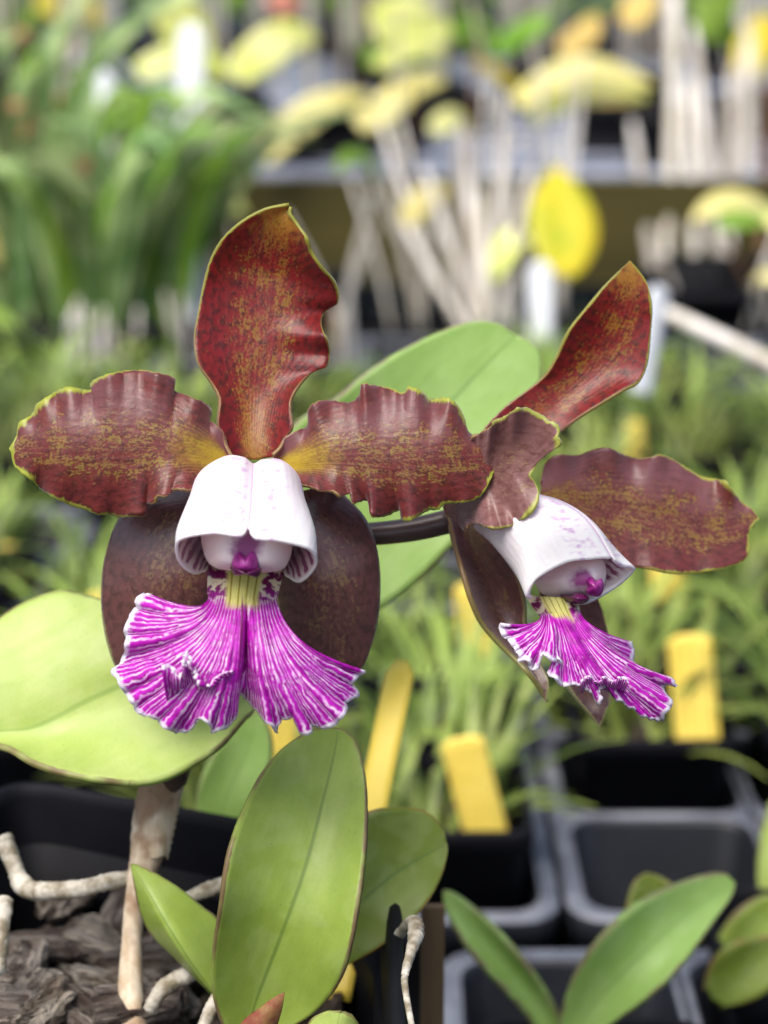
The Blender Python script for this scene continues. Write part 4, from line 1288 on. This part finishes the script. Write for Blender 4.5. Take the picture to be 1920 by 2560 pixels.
def chunk_mesh(seed):
    """split, layered piece of bark: ridged along its length, torn at the ends"""
    r = np.random.RandomState(seed)
    n, m_ = 22, 26
    Wd, T = r.uniform(.45, .7), r.uniform(.26, .42)
    ph = r.uniform(0, 6.28, 12)
    V = []
    ends = r.uniform(.72, 1.0, (2, m_))
    for i in range(n):
        t = i / (n - 1) * 2 - 1
        for j in range(m_):
            a = 6.283 * j / m_
            ridge = 1 + .13 * math.sin(a * 5 + ph[0] + 1.2 * t) + .10 * math.sin(a * 9 + ph[1] - 2 * t) + .07 * math.sin(a * 14 + ph[2]) + .10 * math.sin(t * 7 + ph[3] + a) + r.uniform(-.05, .05)
            e = (1 - abs(t) ** 6) * .75 + .25
            c_, s_ = math.cos(a), math.sin(a)
            k = e * ridge
            x = t * ends[0 if t < 0 else 1, j] * (1 + .1 * math.sin(a * 4 + ph[4]))
            V.append((x, Wd * k * math.copysign(abs(c_) ** .55, c_), T * k * math.copysign(abs(s_) ** .55, s_) + .18 * math.sin(t * 1.5 + ph[5])))
    F = grid_faces(n, m_, True)
    F.append(tuple(range(m_))[::-1]); F.append(tuple((n - 1) * m_ + k for k in range(m_)))
    me = bpy.data.meshes.new('bark_chunk')
    me.from_pydata(V, [], F)
    me.materials.append(M['bark'])
    me.polygons.foreach_set('use_smooth', [True] * len(F))
    return me


def chip_mesh(seed):
    import bmesh
    r = np.random.RandomState(seed + 50)
    bm = bmesh.new()
    for k in range(22):
        q = r.uniform(-1, 1, 3)
        q = np.sign(q) * np.abs(q) ** .6
        bm.verts.new((q[0], q[1] * .62, q[2] * .36))
    bmesh.ops.convex_hull(bm, input=bm.verts)
    bmesh.ops.delete(bm, geom=[v_ for v_ in bm.verts if not v_.link_faces], context='VERTS')
    bmesh.ops.bevel(bm, geom=list(bm.edges), offset=.05, segments=1, affect='EDGES')
    bmesh.ops.subdivide_edges(bm, edges=list(bm.edges), cuts=2, use_grid_fill=True)
    for v_ in bm.verts:
        v_.co += Vector(r.uniform(-.028, .028, 3)) + Vector((0, .03 * math.sin(v_.co.x * 3), .05 * math.sin(v_.co.y * 14 + seed)))
    me = bpy.data.meshes.new('bark_chunk')
    bm.to_mesh(me); bm.free()
    me.materials.append(M['bark'])
    return me


CH = [chip_mesh(0), chunk_mesh(1), chip_mesh(2), chip_mesh(3), chunk_mesh(4), chip_mesh(5)]
rb = random.Random(11)
spots = []
for k in range(1200):
    q = inpot(rb.uniform(.03, .97), rb.uniform(.02, .97))
    if q[1] > .2 and q[0] < -.045 and all((q[0] - a_) ** 2 + (q[1] - b_) ** 2 > .0095 ** 2 for a_, b_ in spots): spots.append((q[0], q[1]))
for k, q in enumerate(spots):
    o = bpy.data.objects.new('bark_chunk', CH[k % 6])
    COL.objects.link(o)
    s = rb.uniform(.006, .012)
    o.scale = (s * rb.uniform(.9, 1.5), s, s * rb.uniform(.8, 1.2))
    o.location = (q[0], q[1], ZS + rb.uniform(-.001, .009))
    o.rotation_euler = (rb.uniform(-.6, .6), rb.uniform(-.5, .5), rb.uniform(0, 6.28))
    tag(o, 'rough grey-brown chunk of bark in the orchid pot', 'bark', 'bark chunks in the orchid pot')

# brown wooden stake right of the pot
S0, S1 = P(1082, 2270, .40), np.array([.0105, .338, ZB])
tag(mk('wooden_stake', [S0 + RGT * a + np.array([0, b_, 0]) for a, b_ in ((-.0026, 0), (.0026, 0), (.0026, .002), (-.0026, .002))] + [S1 + RGT * a + np.array([0, b_, 0]) for a, b_ in ((-.0026, 0), (.0026, 0), (.0026, .002), (-.0026, .002))],
       [(0, 1, 2, 3), (0, 4, 5, 1), (1, 5, 6, 2), (2, 6, 7, 3), (3, 7, 4, 0), (7, 6, 5, 4)], M['stake'], None, smooth=False, origin=S1), 'flat brown wooden stake beside the orchid pot', 'stake')


# ------------------------------------------------------------------ leaves and canes of the plants behind
def bg_leaf(name, pts, w, mat, parent, prof=.75, fold=.2, face=(0, -.7, .7), n=7, thick=.0012, base=.25):
    """broad blade along a 3-D path; w = half width (m)"""
    p = dens(pts, n)
    V = []
    face = np.array(face, float)
    m_ = len(p)
    for i in range(m_):
        t = i / (m_ - 1)
        d = p[min(i + 1, m_ - 1)] - p[max(i - 1, 0)]
        d = d / np.linalg.norm(d)
        s = np.cross(d, face); s /= np.linalg.norm(s) + 1e-9
        nr = np.cross(s, d)
        ww = w * max(.04, (math.sin(math.pi * (base * .5 + (1 - base * .5) * t)) ** prof))
        for u in (-1, -.5, 0, .5, 1):
            V.append(p[i] + s * ww * u + nr * ww * fold * abs(u))
    return mk(name, V, grid_faces(m_, 5), mat, parent, thick=thick, off=0)


# neighbour plant, bottom right
nb = empty('young_orchid', P(1400, 2640, .46))
tag(nb, 'young orchid with two long blurred leaves at bottom right', 'orchid')
petal('leaf', [(1380, 2640), (1330, 2540), (1240, 2440), (1160, 2350), (1115, 2270), (1108, 2232)], [(1425, 2640), (1390, 2530), (1300, 2400), (1200, 2290), (1135, 2235), (1108, 2228)], [(1400, 2640), (1360, 2540), (1270, 2420), (1180, 2320), (1108, 2230)],
      M['leaf_back'], nb, d0=.455, nu=12, nv=40, md=[(0, 0), (1, 6)], el=[(0, 0), (.5, 5), (1, 0)], er=[(0, 0), (.5, 5), (1, 0)], thick=.0014, jag=.2, seed=71)
petal('leaf', [(1385, 2640), (1410, 2520), (1450, 2420), (1520, 2330), (1600, 2260), (1700, 2210), (1790, 2185), (1830, 2192), (1838, 2205)], [(1410, 2640), (1500, 2580), (1620, 2490), (1710, 2400), (1780, 2310), (1830, 2240), (1838, 2205)], [(1398, 2640), (1470, 2530), (1580, 2410), (1700, 2300), (1838, 2205)],
      M['leaf_back'], nb, d0=.45, nu=18, nv=50, md=[(0, 0), (.5, 6), (1, -4)], el=[(0, 0), (.5, 5), (1, 0)], er=[(0, 0), (.5, 5), (1, 0)], thick=.0014, jag=.2, seed=72, groove=.8)
petal('leaf', [(1560, 2360), (1570, 2280), (1585, 2210), (1615, 2185)], [(1760, 2360), (1720, 2260), (1660, 2200), (1615, 2185)], [(1660, 2360), (1640, 2260), (1615, 2185)],
      M['leaf_dark'], nb, d0=.475, nu=12, nv=30, thick=.0014, jag=.2, seed=73, el=[(0, 0), (.5, 3), (1, 0)], er=[(0, 0), (.5, 3), (1, 0)])
nb2 = empty('young_orchid', P(1870, 2560, .50))
tag(nb2, 'dark-leaved young orchid cut off by the bottom right corner', 'orchid')
petal('leaf', [(1760, 2480), (1775, 2420), (1820, 2370), (1880, 2350), (1960, 2340)], [(1800, 2520), (1880, 2500), (1940, 2450), (1960, 2340)], [(1780, 2500), (1850, 2440), (1960, 2340)],
      M['leaf_dark'], nb2, d0=.49, nu=12, nv=30, thick=.0014, jag=.2, seed=75, el=[(0, 0), (.5, 3), (1, 0)], er=[(0, 0), (.5, 3), (1, 0)])
petal('leaf', [(1800, 2480), (1790, 2380), (1830, 2300), (1890, 2250), (1980, 2230)], [(1880, 2480), (1930, 2420), (1960, 2340), (1980, 2230)], [(1840, 2480), (1870, 2370), (1980, 2230)],
      M['leaf'], nb2, d0=.52, nu=12, nv=30, thick=.0014, jag=.2, seed=76, el=[(0, 0), (.5, 3), (1, 0)], er=[(0, 0), (.5, 3), (1, 0)])
petal('leaf', [(1900, 2300), (1895, 2180), (1905, 2080), (1930, 2000)], [(1990, 2300), (1990, 2180), (1980, 2060), (1930, 2000)], [(1940, 2300), (1940, 2150), (1930, 2000)],
      M['leaf_pale'], nb2, d0=.56, nu=12, nv=30, thick=.0014, jag=.2, seed=77)
for (px, py, d) in ((1400, 2680, .455), (1850, 2560, .49)):
    q = P(px, py, d)
    cx = .020 + CELL * (math.floor((q[0] - .020) / CELL) + .5)
    cy = .085 + CELL * (math.floor((q[1] - .085) / CELL) + .5)
    seat_pot(cx, cy, 0, False, 'black nursery pot of the young orchid with two long leaves' if px < 1500 else 'black nursery pot of the dark-leaved young orchid in the corner')


def pot_at(x, y, z, half, hh, label):
    r = .008
    e = np.array([x, y, z])
    ls = [(rrect(x, y, half * .78, half * .78, r), z), (rrect(x, y, half - .003, half - .003, r), z + hh - .014), (rrect(x, y, half, half, r), z + hh - .013), (rrect(x, y, half, half, r), z + hh), (rrect(x, y, half - .003, half - .003, r), z + hh),
          (rrect(x, y, half - .004, half - .004, r), z + hh - .016)]
    v, f = loops(ls)
    f.append(tuple(range(20))); f.append(tuple(5 * 20 + k for k in range(20))[::-1])
    return tag(mk('nursery_pot', v, f, M['pot'], None, origin=e), label, 'pot', 'larger pots behind')


# strap-leaved plants, left
rs_ = random.Random(21)
for gi, (px, py, nl, hh) in enumerate(((60, 830, 20, .23), (230, 850, 18, .19), (400, 830, 18, .165), (-80, 800, 16, .26), (150, 700, 14, .17), (330, 690, 12, .13))):
    b_ = G(px, py, ZB + .06)
    e = empty('strap_leaved_plant', b_)
    side = ('at the left edge', 'below the rust-coloured bract', 'just left of the front flower', 'cut off by the left edge', 'second row, left', 'second row, beside the white tag')[gi]
    tag(e, 'clump of long dark green strap leaves ' + side, 'plant', 'strap-leaved plants at left')
    for k in range(nl):
        az = rs_.uniform(0, 6.28)
        L = hh * rs_.uniform(.6, 1.1)
        out = rs_.uniform(.1, .7) * L
        d = np.array([math.cos(az), math.sin(az) * .6, 0])
        p0 = b_ + d * .015
        bg_leaf('leaf', [p0, p0 + d * out * .3 + np.array([0, 0, L * .5]), p0 + d * out * .75 + np.array([0, 0, L * .85]), p0 + d * out * 1.25 + np.array([0, 0, L * (.95 if k % 3 else .8)])],
                rs_.uniform(.005, .009), M['strap'] if k % 4 else M['green'], e, .5, .3, base=.8)
    for k in range(2):
        q = b_ + np.array([rs_.uniform(-.05, .05), rs_.uniform(-.04, .04), hh * rs_.uniform(.3, .8)])
        bg_leaf('bract', [q, q + np.array([.01, 0, .014]), q + np.array([.02, 0, .016])], .005, M['rust'], e)
    pot_at(b_[0], b_[1], ZB, .05, .075, 'black pot of the strap-leaved clump ' + side)


def cane_plant(label, base, canes, leaves, group='cane orchids on the far bench', pot=True, name='cane_orchid'):
    """canes: [(x0,y0,x1,y1,d,r)] px; leaves: [(path px, d, half width px, mat)]"""
    e = empty(name, base)
    tag(e, label, 'orchid', group)
    for x0, y0, x1, y1, d, r, mt in canes:
        a, c = P(x0, y0, d), P(x1, y1, d * 1.01)
        tube('cane', [a, (a + c) / 2 + RGT * rs_.uniform(-.004, .004), c], [r * .7, r * 1.1, r * .7], M[mt], e, n=8, seg=5)
    for path, d, hw, mt in leaves:
        pts = [P(x, y, d + .02 * i - .03) for i, (x, y) in enumerate(path)]
        bg_leaf('leaf', pts, hw * d / FPX, M[mt], e, .9 if mt == 'glow' else .6, .15, face=(.1, -.9, .35))
    Y_ = min(base[1], 1.6) if base[1] < 1.66 else max(base[1], 1.79)
    pot_at(base[0], Y_, ZB if base[1] < 1.66 else ZF, .034, .05, 'black pot of the ' + label.replace('cane orchid with', 'plant with'))
    return e


cane_plant('cane orchid with the round yellow leaf behind the flowers', P(1180, 860, 1.4),
           [(1190, 840, 1060, 420, 1.4, .004, 'cane'), (1200, 840, 1150, 300, 1.45, .0045, 'cane'), (1220, 840, 1260, 230, 1.45, .005, 'cane'), (1180, 850, 1010, 560, 1.4, .0035, 'cane'), (1240, 840, 1330, 420, 1.42, .004, 'cane'), (1160, 850, 950, 300, 1.45, .004, 'cane'), (1210, 830, 1200, 480, 1.38, .004, 'cane')],
           [([(1398, 690), (1405, 600), (1400, 500), (1388, 415)], 1.3, 88, 'glow'), ([(1010, 560), (1060, 500), (1120, 470)], 1.45, 34, 'straw')])
cane_plant('cane orchid with arching straw-yellow leaves left of the canes', P(1000, 620, 1.9),
           [(1000, 620, 930, 240, 1.85, .005, 'cane'), (1020, 620, 1010, 200, 1.9, .005, 'cane')],
           [([(655, 400), (730, 320), (810, 262), (895, 230)], 1.68, 40, 'straw'), ([(895, 315), (960, 275), (1030, 215), (1115, 200)], 1.70, 38, 'straw'), ([(890, 235), (930, 300), (1010, 325)], 1.70, 34, 'straw'), ([(940, 165), (1040, 122), (1120, 150)], 1.72, 28, 'lime'), ([(1080, 330), (1130, 300), (1170, 340)], 1.7, 30, 'lime')])
cane_plant('cane orchid with pale lime leaves at upper left', P(520, 520, 2.0),
           [(480, 480, 480, 120, 1.95, .006, 'cane'), (560, 480, 560, 220, 1.95, .005, 'cane')],
           [([(585, 195), (650, 140), (720, 95), (795, 95)], 1.7, 52, 'lime'), ([(345, 185), (420, 155), (500, 155), (590, 190)], 1.72, 38, 'lime'), ([(390, 55), (450, 60), (530, 85)], 1.75, 62, 'lime'), ([(510, 500), (580, 490), (660, 520)], 1.7, 55, 'lime'), ([(430, 130), (480, 110), (540, 120)], 1.9, 45, 'lime')])
cane_plant('cane orchid with the yellow leaf in the upper left corner', P(150, 400, 2.1),
           [(160, 400, 200, 60, 2.1, .005, 'cane')],
           [([(90, 0), (160, 20), (230, 30), (270, 40)], 2.0, 45, 'yellow'), ([(130, 150), (160, 90), (210, 50)], 2.0, 28, 'amber'), ([(40, 120), (60, 60), (100, 10)], 2.1, 40, 'green')])
cane_plant('cane orchid with a large pale leaf at top centre', P(1010, 420, 2.1),
           [(1010, 420, 1000, 130, 2.1, .005, 'cane'), (1090, 430, 1100, 180, 2.1, .005, 'cane')],
           [([(930, 70), (1000, 60), (1080, 70), (1120, 60)], 2.0, 70, 'lime'), ([(1130, 70), (1190, 90), (1240, 130)], 1.95, 46, 'green'), ([(1240, 130), (1310, 80), (1390, 40)], 1.98, 30, 'green'), ([(1180, 150), (1250, 190), (1310, 240)], 1.95, 18, 'yellow'), ([(900, 150), (980, 140), (1070, 160)], 2.0, 30, 'green')])
cane_plant('cane orchid with arching yellow leaves over the slatted bench', P(1500, 640, 1.9),
           [(1290, 560, 1300, 330, 1.9, .005, 'cane'), (1500, 660, 1490, 200, 1.85, .0045, 'canebrown'), (1560, 640, 1540, 330, 1.9, .004, 'canebrown')],
           [([(1290, 260), (1380, 200), (1480, 172), (1640, 215)], 1.72, 36, 'straw'), ([(1330, 305), (1420, 240), (1520, 225), (1625, 245)], 1.75, 32, 'lime'), ([(1440, 275), (1520, 245), (1620, 275)], 1.87, 30, 'amber'), ([(1400, 130), (1460, 90), (1500, 40)], 2.0, 34, 'amber')])
cane_plant('tall pale canes right of the slatted bench', P(1680, 720, 1.7),
           [(1660, 720, 1690, -60, 1.7, .0055, 'cane'), (1700, 710, 1670, -40, 1.72, .0045, 'cane'), (1640, 720, 1580, 300, 1.7, .005, 'cane'), (1740, 700, 1720, 200, 1.7, .005, 'cane')],
           [([(1560, 60), (1600, 20), (1640, -20)], 1.8, 40, 'amber')])
cane_plant('slender pale canes at the right edge', P(1840, 680, 1.7),
           [(1800, 680, 1730, 60, 1.7, .006, 'cane'), (1820, 680, 1830, 160, 1.7, .006, 'cane'), (1860, 680, 1870, 60, 1.72, .007, 'cane'), (1900, 680, 1930, 180, 1.7, .005, 'canebrown'), (1850, 670, 1760, 260, 1.75, .004, 'cane')],
           [([(1760, 100), (1790, 30), (1840, -30)], 1.8, 46, 'green'), ([(1860, 190), (1890, 110), (1930, 40)], 1.8, 50, 'yellow'), ([(1800, 40), (1830, 100), (1900, 140)], 1.8, 30, 'green')])
fl = empty('salmon_flower', P(705, 300, 2.3))
tag(fl, 'blurred salmon-pink flower on a thin stalk at the top edge', 'flower')
for dx, dy in ((-45, -8), (45, -4), (-20, 34), (26, 36), (0, -44)):
    bg_leaf('petal', [P(705, 4, 2.3), P(705 + dx * .5, 4 + dy * .5, 2.29), P(705 + dx, 4 + dy, 2.3)], .011, M['pink'], fl)
tube('flower_stalk', [P(705, 4, 2.305), P(700, 150, 2.31), P(705, 320, 2.32)], .0025, M['cane'], fl, n=7)

# pots on the far bench
for i, (px, py, hf, hh, lb) in enumerate(((720, 430, .055, .09, 'black pot right of the strap leaves, under the straw-yellow leaf'), (900, 400, .055, .09, 'black pot behind the thin white canes'), (1170, 330, .06, .1, 'black pot under the large pale leaf'),
                                      (1330, 200, .06, .12, 'black pot at top, right of the bright green leaf'), (1560, 120, .07, .1, 'black pot behind the arching yellow leaves'), (620, 330, .06, .1, 'black pot behind the lime leaves'), (1800, 330, .06, .1, 'black pot behind the right-hand canes'), (300, 350, .06, .1, 'black pot behind the strap leaves'))):
    q = PY(px, py, 1.82 + .12 * (i % 4) + .25 * (py < 250))
    pot_at(q[0], q[1], ZF, hf * .5, hh * .4, lb)
# pots on the near bench behind the trays
for px, py, lb in ((1800, 760, 'black pot on the near bench, right of the upper sepal'), (1890, 880, 'black pot at the right edge above the trays'), (1720, 700, 'black pot below the tall pale canes'), (760, 800, 'black pot just right of the front dorsal sepal'), (560, 720, 'black pot hidden behind the front dorsal sepal')):
    q = PY(px, py, 1.44 + (.06 if px > 1750 else 0))
    pot_at(q[0], q[1], ZB, .045, .08, lb)

def scatter_canes(label, X, Y, z, seed, nc, hgt, mats, lean=.25, pot=.035, group='cane orchids on the far bench', lw=1.0):
    r = random.Random(seed)
    b_ = np.array([X, Y, z + .04])
    e = empty('cane_orchid', (X, Y, z + .04))
    tag(e, label, 'orchid', group)
    for k in range(nc):
        az = r.uniform(0, 6.28)
        L = hgt * r.uniform(.55, 1.1)
        o_ = np.array([r.uniform(-.035, .035), r.uniform(-.03, .03), 0])
        d = np.array([math.cos(az), math.sin(az), 0]) * r.uniform(0, lean) * L
        tp = b_ + o_ + d + np.array([0, 0, L])
        tube('cane', [b_ + o_, b_ + o_ + d * .4 + np.array([0, 0, L * .5]), tp], [.0014, r.uniform(.0014, .003), .0014], M['cane'] if r.random() < .85 else M['canebrown'], e, n=7, seg=4)
        for q in range(0 if seed >= 300 else r.choice((0, 0, 0, 1, 1) if hgt > .1 else (0, 0, 1))):
            a2 = r.uniform(0, 6.28)
            d2 = np.array([math.cos(a2), math.sin(a2) * .7, 0])
            Ll = r.uniform(.05, .11)
            up_ = r.uniform(.1, .8)
            bg_leaf('leaf', [tp, tp + d2 * Ll * .4 + np.array([0, 0, Ll * up_ * .6]), tp + d2 * Ll * .8 + np.array([0, 0, Ll * up_ * .7]), tp + d2 * Ll * 1.15 + np.array([0, 0, Ll * up_ * .35])], r.uniform(.010, .018) * lw, M[r.choice(mats)], e, .6, .2, n=4)
    pot_at(X, Y, z, pot, .05, 'black pot of the ' + label.replace('cane orchid', 'canes'))


WARM = ('lime', 'straw', 'yellow', 'lime', 'amber', 'green')
for i, (X, Y, z, nc, hgt, where) in enumerate((
        (-.30, 1.95, ZF, 7, .20, 'behind the lime leaves, upper left'), (-.16, 2.0, ZF, 7, .16, 'above the front dorsal sepal'), (-.05, 1.85, ZF, 6, .15, 'left of the thin white canes'),
        (.06, 2.1, ZF, 8, .19, 'at top centre under the pale leaf'), (.17, 2.3, ZF, 8, .2, 'behind the bright green leaf'), (.30, 2.2, ZF, 7, .2, 'behind the tall pale canes'),
        (.40, 2.0, ZF, 8, .2, 'behind the right-edge canes'), (-.45, 2.1, ZF, 7, .22, 'in the upper left corner'), (-.02, 2.6, ZF, 9, .2, 'in the far row, centre'), (.22, 2.8, ZF, 9, .22, 'in the far row, right of centre'),
        (-.25, 2.6, ZF, 9, .22, 'in the far row, left of centre'), (.48, 2.7, ZF, 9, .22, 'in the far row, far right'), (-.55, 2.7, ZF, 9, .24, 'in the far row, far left'))):
    scatter_canes('cane orchid ' + where, X, Y, z, 100 + i, int(nc * 1.6), hgt * 1.35, WARM, .16)
for i, (X, Y, nc, hgt, where) in enumerate(((-.13, 1.40, 7, .09, 'short, behind the front dorsal sepal'), (.0, 1.42, 8, .12, 'short, right of the front dorsal sepal'), (.10, 1.36, 6, .07, 'below the round yellow leaf'),
                                            (.27, 1.42, 6, .08, 'short, right of the upper sepal'), (.37, 1.38, 6, .09, 'short, at the right edge'), (-.24, 1.36, 7, .07, 'short, below the strap leaves'), (-.33, 1.3, 7, .07, 'short, at the left edge'))):
    scatter_canes('cane orchid ' + where, X, Y, ZB, 200 + i, nc, hgt, ('green', 'lime', 'straw', 'green'), .5, .035, 'cane orchids on the near bench', .7)

for i, (X, Y, nc, hgt, where) in enumerate(((-.29, 1.22, 9, .06, 'stubby, under the strap leaves at the left edge'), (-.20, 1.24, 9, .06, 'stubby, under the strap leaves'), (-.13, 1.26, 8, .06, 'stubby, left of the front dorsal sepal'), (-.05, 1.27, 9, .06, 'stubby, right of the front dorsal sepal'),
                                                (.05, 1.5, 7, .24, 'tall, between the straw-yellow leaves and the round yellow leaf'), (.13, 1.46, 6, .24, 'tall, left of the round yellow leaf'))):
    scatter_canes('cane orchid ' + where, X, Y, ZB, 300 + i, nc, hgt, ('green', 'straw'), .25, .03, 'cane orchids on the near bench', .5)

# farthest plants: a bank of foliage behind everything
rf_ = random.Random(77)
V, F = [], []
for k in range(900):
    x, y = rf_.uniform(-2.2, 2.2), rf_.uniform(2.6, 5.5)
    blade(V, F, (x, y, ZF + rf_.uniform(0, .25)), rf_.uniform(0, 6.28), rf_.uniform(.15, .4), rf_.uniform(.02, .05), rf_.uniform(.5, 1.4), rf_.uniform(.3, 1.8))
tag(mk('background_foliage', V, F, M['green'], None, origin=(0, 3.5, ZF)), 'bank of blurred green plants far behind', 'foliage', kind='stuff')
